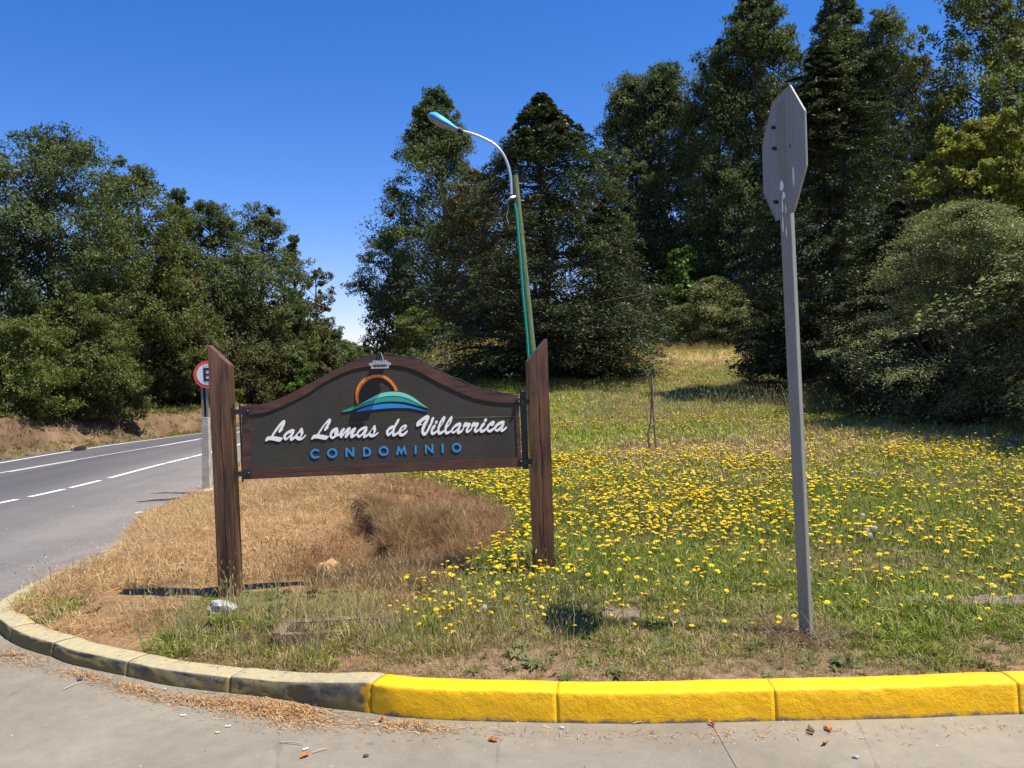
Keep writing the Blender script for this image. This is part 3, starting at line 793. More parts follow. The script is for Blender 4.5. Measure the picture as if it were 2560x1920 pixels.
# letters
def crop(x0, y0, sc_, L, e=.004): return [on_board(*s2((x0 + x / sc_, y0 + y / sc_)), e) for x, y in L]
def ell(cx, cy, rx, ry, n=20, rot=0):
    return [(cx + rx * math.cos(t) * math.cos(rot) - ry * math.sin(t) * math.sin(rot), cy + rx * math.cos(t) * math.sin(rot) + ry * math.sin(t) * math.cos(rot)) for t in [2 * math.pi * k / n for k in range(n)]]
A = (655, 1035, 13.01); Bc = (770, 1035, 11.957); Cc = (950, 1030, 13.01); Dc = (1100, 1030, 12.289)
LET = [
 (A, [[(105,870),(125,890),(165,880),(215,852),(280,848),(370,862),(450,880),(540,900),(590,893),(620,870),(655,825),(683,785),(640,772),(560,758),(470,738),(370,722),(400,665),(440,610),(500,530),(545,465),(600,390),(645,350),(600,425),(560,495),(537,555),(540,600),(560,612),(600,590),(640,550),(678,512),(668,485),(700,420),(740,340),(757,260),(745,220),(715,203),(680,210),(620,260),(540,350),(460,455),(390,560),(330,655),(290,718),(230,728),(170,742),(140,770),(120,815)]]),
 (A, [[(1065,540),(1050,515),(1010,493),(960,497),(880,530),(800,580),(740,640),(700,700),(692,750),(710,810),(745,848),(775,860),(810,840),(860,795),(915,745),(905,800),(910,850),(935,878),(970,870),(1010,845),(1082,790),(1060,718),(1030,745),(1000,755),(985,740),(995,700),(1030,640),(1052,590),(1045,560)],
      [(955,610),(880,630),(820,665),(780,715),(770,760),(790,780),(830,755),(880,710),(920,665)]]),
 (A, [[(1062,716),(1120,650),(1180,580),(1235,505),(1255,465),(1290,452),(1318,470),(1330,530),(1345,600),(1335,650),(1300,715),(1250,765),(1300,765),(1350,740),(1400,678),(1428,700),(1400,745),(1340,805),(1270,850),(1220,862),(1160,850),(1110,815),(1085,790)],
      [(1245,588),(1190,640),(1145,690),(1205,752),(1240,715),(1262,660),(1250,620)]]),
 (Bc, [[(92,745),(105,762),(150,752),(190,730),(250,730),(330,738),(430,760),(510,770),(550,762),(590,715),(628,672),(560,655),(460,632),(335,605),(370,545),(430,450),(480,370),(530,300),(585,268),(540,345),(500,425),(480,475),(490,500),(520,505),(560,465),(612,418),(608,385),(640,320),(680,240),(685,180),(665,145),(635,140),(590,170),(520,250),(440,350),(360,465),(300,560),(270,603),(200,620),(145,648),(120,690)]]),
 (Bc, [[(650,600),(660,560),(700,490),(760,435),(820,408),(870,405),(895,430),(890,455),(910,500),(905,560),(898,600),(943,572),(943,640),(900,660),(850,675),(800,715),(750,745),(700,740),(660,700),(645,650)],
      [(800,515),(750,560),(712,620),(720,665),(750,668),(790,640),(782,590),(790,545)]]),
 (Bc, [[(945,570),(985,485),(1040,432),(1085,425),(1103,445),(1090,480),(1050,540),(1010,605),(1070,545),(1140,465),(1200,410),(1245,395),(1275,410),(1275,450),(1240,510),(1215,560),(1270,500),(1330,440),(1390,400),(1420,400),(1438,445),(1400,520),(1360,590),(1375,620),(1420,595),(1456,572),(1453,632),(1430,650),(1370,695),(1315,728),(1280,715),(1262,680),(1262,640),(1280,575),(1220,630),(1170,690),(1130,722),(1100,700),(1100,640),(1130,590),(1155,545),(1110,580),(1060,645),(1015,705),(985,720),(955,690),(945,640)]]),
 (Bc, [[(1458,570),(1490,500),(1560,430),(1640,385),(1720,368),(1770,385),(1780,405),(1765,435),(1775,470),(1750,530),(1715,590),(1720,620),(1755,610),(1793,588),(1806,640),(1760,680),(1700,715),(1665,722),(1645,700),(1650,650),(1660,610),(1600,665),(1550,700),(1515,712),(1475,680),(1455,632)],
      [(1690,455),(1620,480),(1550,530),(1505,590),(1515,630),(1545,632),(1600,585),(1650,520)]]),
 (Bc, [[(1795,586),(1850,520),(1920,430),(1950,365),(1985,335),(2015,345),(2020,400),(2035,460),(2020,530),(1965,605),(2000,600),(2045,575),(2085,545),(2108,560),(2080,600),(2010,660),(1950,690),(1890,695),(1840,675),(1808,640)],
      [(1945,445),(1900,500),(1855,555),(1920,610),(1950,560),(1958,510)]]),
 (Cc, [[(195,650),(205,600),(260,530),(330,470),(410,440),(455,445),(480,390),(530,310),(570,240),(600,218),(630,232),(632,270),(590,360),(530,460),(490,540),(468,620),(465,690),(480,700),(530,680),(597,627),(595,690),(550,740),(490,785),(445,800),(405,785),(390,740),(388,700),(340,740),(290,780),(255,790),(215,750),(198,700)],
      [(425,540),(360,565),(300,610),(275,650),(285,690),(330,665),(380,610)]]),
 (Cc, [[(600,625),(640,540),(700,470),(780,420),(840,412),(870,435),(870,490),(820,560),(740,610),(685,640),(690,680),(720,700),(770,685),(840,630),(885,598),(905,620),(870,690),(800,760),(740,790),(690,800),(640,780),(605,740),(598,690)],
      [(795,480),(740,510),(695,575),(690,590),(740,570),(785,525)]]),
 (Cc, [[(1185,460),(1180,420),(1190,350),(1230,300),(1320,230),(1410,160),(1500,112),(1555,100),(1590,120),(1610,165),(1590,240),(1550,330),(1500,430),(1460,520),(1435,590),(1435,640),(1455,670),(1490,640),(1540,550),(1580,450),(1620,390),(1650,300),(1655,270),(1690,190),(1735,162),(1762,190),(1745,270),(1700,380),(1640,510),(1570,640),(1510,730),(1450,775),(1400,765),(1355,710),(1340,640),(1350,550),(1385,440),(1430,340),(1490,250),(1420,280),(1360,330),(1310,375),(1340,385),(1382,405),(1330,425),(1270,450),(1215,478)]]),
 (Cc, [[(1645,640),(1655,580),(1695,490),(1740,430),(1780,410),(1815,425),(1810,470),(1760,550),(1715,600),(1725,640),(1760,650),(1800,630),(1862,578),(1862,650),(1820,690),(1760,735),(1710,755),(1670,735),(1648,690)]]),
 (Cc, [ell(1832, 332, 40, 62, 14, .5)]),
 (Cc, [[(1865,575),(1875,490),(1920,360),(1980,250),(2040,170),(2085,135),(2118,145),(2125,210),(2090,310),(2030,410),(1965,490),(1935,560),(1940,620),(1970,645),(2010,630),(2087,582),(2095,640),(2040,690),(1980,730),(1930,745),(1885,720),(1865,650)],
      [(2047,285),(1990,370),(1970,440),(2010,400),(2035,340)]]),
 (Dc, [[(133,545),(150,440),(200,330),(270,220),(330,140),(360,120),(380,145),(375,220),(340,330),(280,420),(215,500),(200,550),(210,595),(240,605),(290,585),(338,558),(343,600),(300,645),(240,680),(195,692),(155,665),(137,605)],
      [(307,265),(260,330),(237,400),(267,380),(300,310)]]),
 (Dc, [[(340,555),(370,490),(430,420),(500,360),(570,330),(620,325),(655,345),(650,375),(655,420),(620,490),(600,545),(605,575),(640,565),(690,520),(714,467),(753,467),(720,550),(670,620),(610,665),(565,682),(530,665),(515,620),(530,580),(480,620),(430,655),(395,665),(355,635),(345,600)],
      [(580,430),(500,455),(430,510),(395,560),(400,595),(430,595),(490,545),(545,485)]]),
 (Dc, [[(713,464),(705,420),(740,350),(790,308),(822,322),(860,335),(905,330),(940,350),(942,395),(900,470),(865,530),(865,560),(890,565),(930,525),(968,467),(1003,464),(980,530),(935,585),(880,630),(835,648),(800,630),(785,590),(795,530),(835,460),(790,455),(755,464)]]),
 (Dc, [[(968,464),(955,430),(985,360),(1040,300),(1065,310),(1080,330),(1130,322),(1180,325),(1197,360),(1180,410),(1140,470),(1115,530),(1125,555),(1160,545),(1213,502),(1216,560),(1170,605),(1110,638),(1070,630),(1040,595),(1045,530),(1090,450),(1040,450),(1005,461)]]),
 (Dc, [[(1215,500),(1240,440),(1290,360),(1350,320),(1385,335),(1375,390),(1320,460),(1280,510),(1290,545),(1330,540),(1380,510),(1423,472),(1427,540),(1370,600),(1290,642),(1240,625),(1218,560)]]),
 (Dc, [ell(1398, 252, 42, 60, 14, .5)]),
 (Dc, [[(1425,470),(1460,400),(1530,330),(1600,285),(1650,270),(1682,300),(1670,360),(1640,410),(1600,438),(1570,425),(1560,402),(1520,440),(1488,490),(1495,535),(1530,545),(1580,520),(1663,472),(1672,530),(1620,580),(1560,620),(1510,628),(1460,600),(1430,540)]]),
 (Dc, [[(1665,470),(1700,400),(1780,330),(1860,285),(1930,268),(1975,280),(1990,310),(1975,340),(1980,380),(1950,440),(1925,500),(1930,520),(1970,500),(2045,445),(2057,480),(2010,545),(1950,595),(1890,618),(1860,595),(1850,550),(1800,590),(1740,605),(1700,585),(1675,530)],
      [(1905,375),(1830,400),(1760,450),(1722,505),(1730,530),(1770,520),(1830,470),(1880,415)]]),
]
for (cx_, cy_, k_), loops in LET:
    plate([crop(cx_, cy_, k_, l) for l in loops], -.001, .0045, 'script_letter', MWHITE, sign, 3)
MBL = plain('blue_letter_mat', (.045, .25, .52), .5, .3, 0, .06)
Fc = (760, 1090, 5.395)
def caps(loops, sm=False): plate([crop(*Fc, l, .004) for l in loops], -.001, .004, 'capital_letter', MBL, sign, 2, sm)
arc = [(150 + 64 * math.cos(t), 240 + 66 * math.sin(t)) for t in np.linspace(.72, 2 * math.pi - .72, 18)]
arci = [(150 + 39 * math.cos(t), 240 + 41 * math.sin(t)) for t in np.linspace(2 * math.pi - .98, .98, 16)]
caps([[(203, 184)] + [] + [(203, 209)] + arci[0:] + [(203, 270), (203, 294)] + arc[1:-1]])
caps([ell(380, 232, 69, 67, 28), ell(380, 232, 42, 41, 24)])
caps([[(557,160),(580,160),(652,236),(650,157),(678,157),(678,280),(655,276),(585,199),(586,283),(560,283)]])
caps([[(795,152),(850,150),(882,168),(901,195),(905,214),(898,244),(880,266),(850,277),(795,278)], [(821,175),(850,175),(870,188),(879,214),(870,240),(850,253),(821,254)]])
caps([ell(1075, 203, 68, 66, 28), ell(1075, 203, 41, 41, 24)])
caps([[(1242,252),(1268,130),(1276,130),(1315,200),(1350,128),(1358,128),(1388,248),(1362,248),(1345,185),(1318,250),(1312,250),(1281,190),(1268,256)]])
caps([[(1490,124),(1517,124),(1518,243),(1491,243)]])
caps([[(1630,116),(1652,116),(1720,188),(1718,108),(1745,108),(1748,232),(1725,228),(1656,158),(1658,238),(1633,238)]])
caps([[(1855,105),(1882,104),(1884,226),(1857,227)]])
caps([ell(2058, 158, 65, 64, 28), ell(2058, 158, 39, 39, 24)])
# logo
Ec = (840, 920, 8.848)
def logo(l, name, mat, e1): plate([crop(*Ec, l, .004)], -.001, e1, name, mat, sign, 2, True)
logo([(485,800),(455,770),(437,690),(435,580),(455,450),(510,340),(590,250),(690,195),(800,158),(920,145),(1045,160),(1150,210),(1250,300),(1320,400),(1355,470),(1352,505),(1305,508),(1270,430),(1200,335),(1110,260),(1020,218),(920,210),(820,225),(720,265),(640,330),(570,420),(520,520),(500,630),(508,720),(500,770)], 'orange_sun_arc', plain('orange_mat', (.80, .21, .035), .5, .3, 0, .05), .006)
logo([(470,826),(560,785),(680,716),(800,650),(900,595),(1020,555),(1150,532),(1300,525),(1440,540),(1560,575),(1680,635),(1790,710),(1900,798),(2035,893),(1900,826),(1760,752),(1620,687),(1480,637),(1320,615),(1160,617),(1010,642),(870,682),(700,742),(560,798)], 'mint_hill', plain('mint_mat', (.21, .66, .50), .5, .3, 0, .05), .006)
logo([(120,968),(200,925),(330,880),(470,832),(560,802),(700,746),(870,686),(1010,646),(1160,621),(1320,619),(1480,641),(1620,691),(1760,756),(1900,830),(2030,900),(1900,855),(1750,812),(1600,772),(1450,747),(1300,738),(1150,740),(1000,755),(840,790),(650,835),(480,885),(330,940),(220,965)], 'teal_hill', plain('teal_mat', (.03, .33, .25), .5, .3, 0, .05), .0045)
logo([(430,966),(560,905),(700,855),(830,825),(1000,800),(1200,787),(1400,797),(1600,832),(1800,887),(2028,965),(1900,942),(1750,907),(1600,887),(1400,882),(1200,887),(1000,902),(850,917),(650,942)], 'blue_wave', plain('wave_mat', (.02, .25, .62), .5, .3, 0, .05), .0045)
# iron hangers: strap on the post, arm, plate with bolt on the board
def hanger(px, py, side_):
    a, z = on_board(px, py, .01)
    h = .055
    o = empty('hanger', (0, 0, 0)); o.parent = sign
    MB().box(B2(a, z, .010), (.048 if side_ < 0 else .026, .01, h)).build('bracket_plate', MBLK, o, bevel=.003)
    x1 = a + side_ * .085
    MB().box(B2((a + side_ * .02 + x1) / 2, z, .006), (abs(x1 - a - side_ * .02), .014, .034)).build('arm', MBLK, o)
    MB().box(B2(x1, z - .0, .0), (.008, .045, .10)).build('post_strap', MBLK, o)
    b = MB(); c = B2(a + (.006 if side_ < 0 else -.0), z, .015)
    for k, (r, y) in enumerate(((.012, 0), (.012, -.004), (.008, -.009), (.002, -.011))): pass
    pts = [(c.x, c.y, c.z), (c.x, c.y - .005, c.z), (c.x, c.y - .010, c.z), (c.x, c.y - .013, c.z)]
    b.tube(pts, [.0125, .012, .0085, .002], 12).build('bolt', MBLK, o, smooth=True)
hanger(533, 889, -1); hanger(535, 1023, -1)
hanger(1120, 869, 1); hanger(1125, 998, 1)
# flat edge bars down both ends of the board
a1, z1 = on_board(*s2((603, 1016)), 0); a2, z2 = on_board(*s2((606, 1198)), 0)
MB().box(B2((a1 + a2) / 2 - .006, (z1 + z2) / 2, -.01), (.005, .04, z1 - z2 + .04)).build('edge_bar', MBLK, sign)
a1, z1 = on_board(*s2((1301, 985)), 0); a2, z2 = on_board(*s2((1312, 1168)), 0)
MB().box(B2((a1 + a2) / 2 + .014, (z1 + z2) / 2, -.02), (.046, .012, z1 - z2 + .03)).build('edge_bar', MBLK, sign)

# cable along the top of the board and the small floodlight
cab = MB(); cp = catmull(top_out[6:], 5)
cab.tube([B2(p[0], p[1] + .006 + .004 * math.sin(i), -.008) for i, p in enumerate(cp)], .004, 6).build('cable', MBLK, sign, smooth=True)
la, lz = on_board(*s2((950, 911)), .04)
fl = tag(empty('floodlight', bp(la, lz, .040), math.radians(6.6)), 'small silver floodlight on a bent arm at the crest of the sign board', 'floodlight')
MS = plain('chrome_mat', (.62, .64, .68), .22, .5, .85, .25, 60, .3)
m = MB()
def ring(x, y, z): return [(-x, y, -z), (x, y, -z), (x, y, z), (-x, y, z)]
# housing: box that opens downwards/forwards with flared front rim
hw = .060
V = []
prof = [(-.026, .030, .042), (-.012, .040, .056), (.004, .044, .060)]
MB().add([(-hw * .75, .035, .030), (hw * .75, .035, .030), (hw * .75, .028, -.010), (-hw * .75, .028, -.010), (-hw, -.035, .012), (hw, -.035, .012), (hw, -.028, -.030), (-hw, -.028, -.030)],
         [(0, 1, 2, 3), (4, 7, 6, 5), (0, 4, 5, 1), (3, 2, 6, 7), (0, 3, 7, 4), (1, 5, 6, 2)]).build('housing', MS, fl, bevel=.004)
for k in range(5):
    MB().box((-.04 + .02 * k, -.033, .018), (.004, .02, .016)).build('cooling_fin', MS, fl)
MB().box((0, -.034, -.010), (hw * 1.5, .004, .016)).build('lamp_glass', plain('dark_glass_mat', (.03, .035, .03), .1, .5), fl)
MB().tube([(-.045, -.037, -.024), (.045, -.037, -.024)], .004, 6).build('rim_bar', MS, fl)
MB().tube([(-.018, .02, .022), (-.006, .03, .075), (.0, .05, .080)], .006, 8).build('arm', MBLK, fl, smooth=True)
MB().tube([(.022, -.0, .028), (.006, .028, .076), (.0, .05, .080)], .006, 8).build('arm', MBLK, fl, smooth=True)
for sx in (-1, 1): MB().tube([(sx * hw, -.0, .0), (sx * (hw + .012), -.0, .0)], [.010, .010], 10).build('side_knob', MS, fl, smooth=True)

# ------------------------------------------------------------------ stop sign seen from behind
bx, by = 1.475, 4.26
zb = g1(bx, by)
stp = tag(empty('stop_sign', (bx, by, zb)), 'back of an octagonal stop sign on a grey galvanised channel post', 'traffic sign')
cpx, cpy = 1690, 335
ctr = at_depth(cpx - 0, cpy, 4.28)
toplean = ctr[0] - bx
def lean(z): return toplean * z / (ctr[2] - zb)
H = ctr[2] - zb
ang = math.radians(-40)
ca, sa = math.cos(ang), math.sin(ang)
def chan(z, u, v):  # u across, v depth in post section
    x = u * ca - v * sa; y = u * sa + v * ca
    return (x + lean(z), y, z)
# hat-section post
sec = [(-.027, -.016), (.026, -.016), (.029, -.013), (.029, .030), (.024, .030), (.024, -.008), (-.024, -.008), (-.024, .030), (-.029, .030), (-.029, -.013)]
zs_ = np.linspace(-.15, H + .26, 12); V = []; Q = []
for z in zs_:
    for (u, v) in sec: V.append(chan(z, u * 1.0, v * .95))
n = len(sec)
for i in range(len(zs_) - 1):
    for k in range(n): Q.append((i * n + k, i * n + (k + 1) % n, (i + 1) * n + (k + 1) % n, (i + 1) * n + k))
Q += [tuple(range(n)), tuple(range((len(zs_) - 1) * n, len(zs_) * n))]
MB().add(V, Q).build('post', MGALV, stp, bevel=0)
# octagonal plate; its plane runs almost along the view, near edge on the right
R8 = .315
pa = math.radians(1.0)
U = Vector((math.sin(pa), -math.cos(pa), 0)); Nn = Vector((math.cos(pa), math.sin(pa), 0))     # Nn = front side (away from us)
W = Vector((0, 0, 1))
c8 = Vector((lean(H) + .005, .0 + (ctr[1] - by), H))
def oct_(r, off): return [c8 + U * (r * math.cos(t)) + W * (r * math.sin(t)) + Nn * off for t in [math.pi / 8 + k * math.pi / 4 for k in range(8)]]
MRED = plain('red_sheet_mat', (.55, .02, .02), .4, .4, 0, .05)
m = MB()
Ro = R8 / math.cos(math.pi / 8)
a_, b_, c_ = oct_(Ro, -.005), oct_(Ro, .002), oct_(Ro * .99, -.005)
d_ = oct_(Ro * .982, -.001)
V = a_ + b_ + c_ + d_
Q = []
for k in range(8):
    j = (k + 1) % 8
    Q += [(k, j, 8 + j, 8 + k), (k, 16 + k, 16 + j, j), (16 + k, 24 + k, 24 + j, 16 + j)]
Q += [tuple(24 + k for k in range(8)), tuple(8 + k for k in range(8))]
m.add(V, Q, 0)
m.build('sign_plate', MPLATE, stp)
f8 = oct_(Ro * .97, .004) ; MB().add(oct_(Ro * .995, .0035) + oct_(Ro * .995, .0045), [tuple(range(8)), tuple(range(8, 16))] + [(k, (k + 1) % 8, 8 + (k + 1) % 8, 8 + k) for k in range(8)]).build('white_border', MWHITE, stp)
MB().add(oct_(Ro * .95, .0048) + oct_(Ro * .95, .006), [tuple(range(8)), tuple(range(8, 16))] + [(k, (k + 1) % 8, 8 + (k + 1) % 8, 8 + k) for k in range(8)]).build('red_face', MRED, stp)
MRUST = plain('rust_mat', (.30, .10, .03), .9, .1, 0, .4, 60)
def blot(cu, cw, r, mat, name, n=9, asp=1.0):
    pts = []
    for k in range(n):
        t = 2 * math.pi * k / n; rr = r * random.uniform(.6, 1.2)
        pts.append(c8 + U * (cu + rr * math.cos(t)) + W * (cw + rr * asp * math.sin(t)) - Nn * .0035)
    q = [p + Nn * .002 for p in pts]
    MB().add(pts + q, [tuple(range(n)), tuple(reversed(range(n, 2 * n)))] + [(k, (k + 1) % n, n + (k + 1) % n, n + k) for k in range(n)]).build(name, mat, stp)
blot(.10, .02, .012, MRUST, 'rust_spot')
blot(.14, -.14, .016, plain('scuff_mat', (.68, .69, .70), .7), 'scuff', 9, 3.5)
for cw in (.06, -.22, .17): 
    p = c8 + U * (-.10) + W * cw - Nn * .012
    MB().box(p, (.022, .030, .012), Matrix.Rotation(.5, 3, 'X')).build('bolt', MBLK, stp, bevel=.002)
# peeled sticker residue low on the post
MST = plain('peeled_sticker_mat', (.72, .73, .74), .7, .2, 0, .1)
for (zz, u, w, h) in ((H - .165, -.012, .020, .055), (H - .215, -.004, .018, .04), (H - .27, -.012, .008, .075), (H - .285, .004, .007, .05), (H - .36, -.014, .006, .09), (H - .40, .002, .005, .05)):
    vs = []
    n = 7
    for off in (-.0175, -.0160):
        for k in range(n):
            t = 2 * math.pi * k / n
            vs.append(chan(zz + h / 2 * math.sin(t) * (1 + .2 * math.sin(k * 7)), u + w / 2 * math.cos(t) * (1 + .3 * math.cos(k * 5)), off))
    MB().add(vs, [tuple(range(n)), tuple(reversed(range(n, 2 * n)))] + [(k, (k + 1) % n, n + (k + 1) % n, n + k) for k in range(n)]).build('sticker_residue', MST, stp)

# ------------------------------------------------------------------ round E sign on concrete post beside the highway
D = 15.8
pb = at_depth(447, 1052, D); ex, ez = pb[0], pb[2]
ez = min(ez, g1(ex, D)) - .02
es = tag(empty('no_parking_sign', (ex, D, ez), 0), 'round white sign with red rim and black letter E on a concrete post', 'traffic sign')
pc = at_depth(450, 809, D)
sx = pc[0] - ex; sz = pc[2] - ez; sr = 29.5 / F * D
MCP = plain('old_concrete_mat', (.42, .385, .31), .95, .1, 0, .3, 9, .5)
lx = (at_depth(444, 850, D)[0] - ex)
z1 = sz - sr - .55
m = MB(); V = []
for (z, w) in ((0, .075), (z1, .062)):
    o_ = lx * z / (sz - sr)
    V += [(o_ - w, -.06, z), (o_ + w, -.06, z), (o_ + w, .06, z), (o_ - w, .06, z)]
m.add(V, [(0, 1, 5, 4), (1, 2, 6, 5), (2, 3, 7, 6), (3, 0, 4, 7), (4, 5, 6, 7), (0, 3, 2, 1)]).build('concrete_post', MCP, es, bevel=.008)
V = []
for side_ in (-1, 1):
    m = MB(); x0 = lx * .9
    m.box((lx * z1 / (sz - sr) + .045 * side_, 0, (z1 + sz) / 2), (.035, .06, sz - z1)).build('steel_upright', MGALV, es)
MB().box((lx * z1 / (sz - sr), .02, (z1 + sz) / 2), (.06, .01, sz - z1)).build('upright_web', MBLK, es)
def disc(cx, cz, r, y0, y1, n=40):
    V = [(cx + r * math.cos(2 * math.pi * k / n), y0, cz + r * math.sin(2 * math.pi * k / n)) for k in range(n)] + [(cx + r * math.cos(2 * math.pi * k / n), y1, cz + r * math.sin(2 * math.pi * k / n)) for k in range(n)]
    return V, [tuple(range(n)), tuple(reversed(range(n, 2 * n)))] + [(k, (k + 1) % n, n + (k + 1) % n, n + k) for k in range(n)]
MB().add(*disc(sx, sz, sr, -.062, -.050)).build('red_rim', plain('faded_red_mat', (.72, .10, .06), .5, .3, 0, .06), es)
MB().add(*disc(sx, sz, sr * .76, -.0665, -.064)).build('white_field', plain('sign_white_mat', (.74, .74, .72), .6, .3, 0, .06), es)
MBL2 = plain('sign_black_mat', (.03, .03, .03), .5)
m = MB(); ew, eh, t = sr * .62, sr * .98, sr * .19
ox, oz = sx - ew * .42, sz
for (cx, cz, w, h) in ((ox + t / 2, oz, t, eh), (ox + t + (ew - t) / 2, oz + eh / 2 - t / 2, ew - t, t), (ox + t + (ew - t) / 2, oz, ew - t, t * .85), (ox + t + (ew - t) / 2, oz - eh / 2 + t / 2, ew - t, t)):
    m.box((cx, -.0690, cz), (w, .004, h))
m.build('letter_e', MBL2, es)
for (dx, dz) in ((-.05, .62), (.0, .62), (-.03, -.62), (.02, -.62)):
    MB().add(*disc(sx + dx, sz + dz * sr, .010, -.071, -.067, 8)).build('rivet', MBL2, es)
pc2 = at_depth(*s2((526, 1214)), D)
# concrete footing
def rock(name, loc, size, mat, seed=0, sub=2, flat=.6, parent=None):
    bm = bmesh.new(); bmesh.ops.create_icosphere(bm, subdivisions=sub, radius=1)
    rr = random.Random(seed)
    ph = [rr.uniform(0, 6) for _ in range(6)]
    for v in bm.verts:
        c = v.co
        k = 1 + .18 * math.sin(3 * c.x + ph[0]) * math.cos(2.6 * c.y + ph[1]) + .12 * math.sin(6 * c.z + ph[2] + 3 * c.x) + rr.uniform(-.07, .07)
        v.co = Vector((c.x * size[0] * k, c.y * size[1] * k, c.z * size[2] * k))
    me = bpy.data.meshes.new(name); bm.to_mesh(me); bm.free()
    return link(name, me, mat, parent, loc)
rock('footing', (0, 0, .02), (.22, .2, .10), MCP, 3, 2, .6, es)

# ------------------------------------------------------------------ street lamp on a wooden pole
LD = 22.0
lb = at_depth(1153, 800, LD); lt = at_depth(1112, 379, LD)
lgz = g1(lb[0], LD)
dirn = (Vector(lt) - Vector(lb)).normalized()
t = (lgz - lb[2]) / dirn.z
basep = Vector(lb) + dirn * t
lamp = tag(empty('street_lamp', basep), 'blue-headed street lamp on a leaning green-stained wooden pole', 'street lamp')
topv = Vector(lt) - basep
MPOLE = m_bark('pole_wood_mat', (.075, .115, .055), (.17, .22, .12))
MB().tube([Vector((0, 0, -.2)), topv * .25, topv * .5, topv * .75, topv * .985, topv], [.118, .110, .102, .094, .086, .076], 16).build('pole', MPOLE, lamp, smooth=True)
def L(px, py, dy=0): return Vector(at_depth(px, py, LD + dy)) - basep
arm_px = [(1105, 420), (1104, 395), (1102, 375), (1096, 352), (1085, 330), (1068, 312), (1045, 299), (1020, 289), (998, 283), (985, 279)]
ap = [tuple(L(a, b, -.12)) for a, b in arm_px]
MARM = m_galv('arm_mat', (.50, .52, .55), (.66, .68, .70), .35, .6)
MB().tube([Vector(p) for p in catmull(ap, 4)], .034, 16).build('arm', MARM, lamp, smooth=True)
# conduit and straps
MGRN = plain('green_conduit_mat', (.02, .30, .20), .45, .3)
cpx_ = [(1112, 440), (1116, 460), (1119, 500), (1124, 560), (1130, 640), (1138, 720), (1143, 790)]
MB().tube([L(a, b, -.12) for a, b in cpx_], .032, 8).build('conduit', MGRN, lamp, smooth=True)
MB().tube([L(1112, 425, -.1), L(1104, 427, -.16), L(1097, 432, -.14)], [.03, .035, .018], 8).build('cable_hood', MARM, lamp, smooth=True)
MB().tube([L(1097, 436, -.1), L(1098, 452, -.1), L(1094, 468, -.1), L(1099, 484, -.1)], .008, 6).build('loose_wire', plain('wire_mat', (.4, .42, .42), .5), lamp, smooth=True)
for (a, b) in ((1122, 396), (1127, 433)):
    MB().tube([L(a - 5, b, 0), L(a + 6, b, 0)], .012, 6).build('bolt', MARM, lamp)
# head: hull of cross-sections from neck to nose
hp = [(992, 281), (982, 277), (968, 270), (952, 262), (938, 254), (929, 250), (924, 248)]
up = [.06, .085, .15, .20, .20, .14, .03]; wd = [.06, .10, .17, .21, .20, .14, .03]; dn = [.07, .10, .13, .14, .12, .07, .02]
ax_ = (L(924, 250) - L(992, 283)).normalized(); upv = ax_.cross(Vector((0, 1, 0))); upv = upv if upv.z > 0 else -upv
V = []; ns = 16
for i, (a, b) in enumerate(hp):
    c = L(a, b, -.12)
    for k in range(ns):
        t = 2 * math.pi * k / ns
        s_ = math.sin(t)
        V.append(c + Vector((0, 1, 0)) * wd[i] * math.cos(t) + upv * (up[i] * .70 * s_ if s_ > 0 else up[i] * .42 * s_))
Q = []
for i in range(len(hp) - 1):
    for k in range(ns): Q.append((i * ns + k, i * ns + (k + 1) % ns, (i + 1) * ns + (k + 1) % ns, (i + 1) * ns + k))
Q += [tuple(range(ns)), tuple(range((len(hp) - 1) * ns, len(hp) * ns))]
MB().add(V, Q).build('lamp_hood', plain('blue_hood_mat', (.055, .36, .72), .5, .3, 0, .05), lamp, smooth=True)
V = []
for i, (a, b) in enumerate(hp):
    c = L(a, b, -.12)
    for k in range(ns):
        t = 2 * math.pi * k / ns; s_ = math.sin(t)
        V.append(c - upv * (up[i] * .30) + Vector((0, 1, 0)) * wd[i] * .93 * math.cos(t) + upv * (dn[i] * .62 * s_ if s_ < 0 else 0))
MB().add(V, Q).build('lamp_tray', plain('grey_tray_mat', (.26, .27, .28), .5, .4), lamp, smooth=True)
MB().tube([L(1000, 285, -.12), L(990, 280, -.12)], [.055, .085], 12).build('collar', MBLK, lamp, smooth=True)

# ------------------------------------------------------------------ drain grate and old buried kerbs
MCON = plain('drain_concrete_mat', (.17, .13, .095), .95, .1, 0, .3, 8, .6)
gpts = [hit(635, 1348), hit(835, 1342), hit(838, 1378), hit(608, 1386)]
gz = max(p[2] for p in gpts)
c = sum([p for p in gpts]) / 4
gw = abs(gpts[1][0] - gpts[0][0]); gd = abs(gpts[3][1] - gpts[0][1]) * 1.15
dr = tag(empty('drain', (c[0], c[1], gz - .012), math.radians(4)), 'dark slatted storm drain in a concrete rim half hidden by weeds', 'drain')
rim = MB()
w2, d2, b2 = gw / 2, gd / 2, .07
for (cx, cy, w, d) in ((0, d2 + b2 / 2, gw + 2 * b2, b2), (0, -d2 - .02, gw + .04, .04), (-w2 - b2 / 2, 0, b2, gd), (w2 + b2 / 2, 0, b2, gd)):
    rim.box((cx, cy, .0), (w, d, .07))
rim.build('concrete_rim', MCON, dr)
MB().box((0, 0, -.10), (gw, gd, .01)).build('sump_floor', plain('sump_mat', (.03, .025, .02), .95), dr)
MSL = plain('weathered_slat_mat', (.06, .045, .034), .85, .2, 0, .35, 20)
nb = 11
bar = None
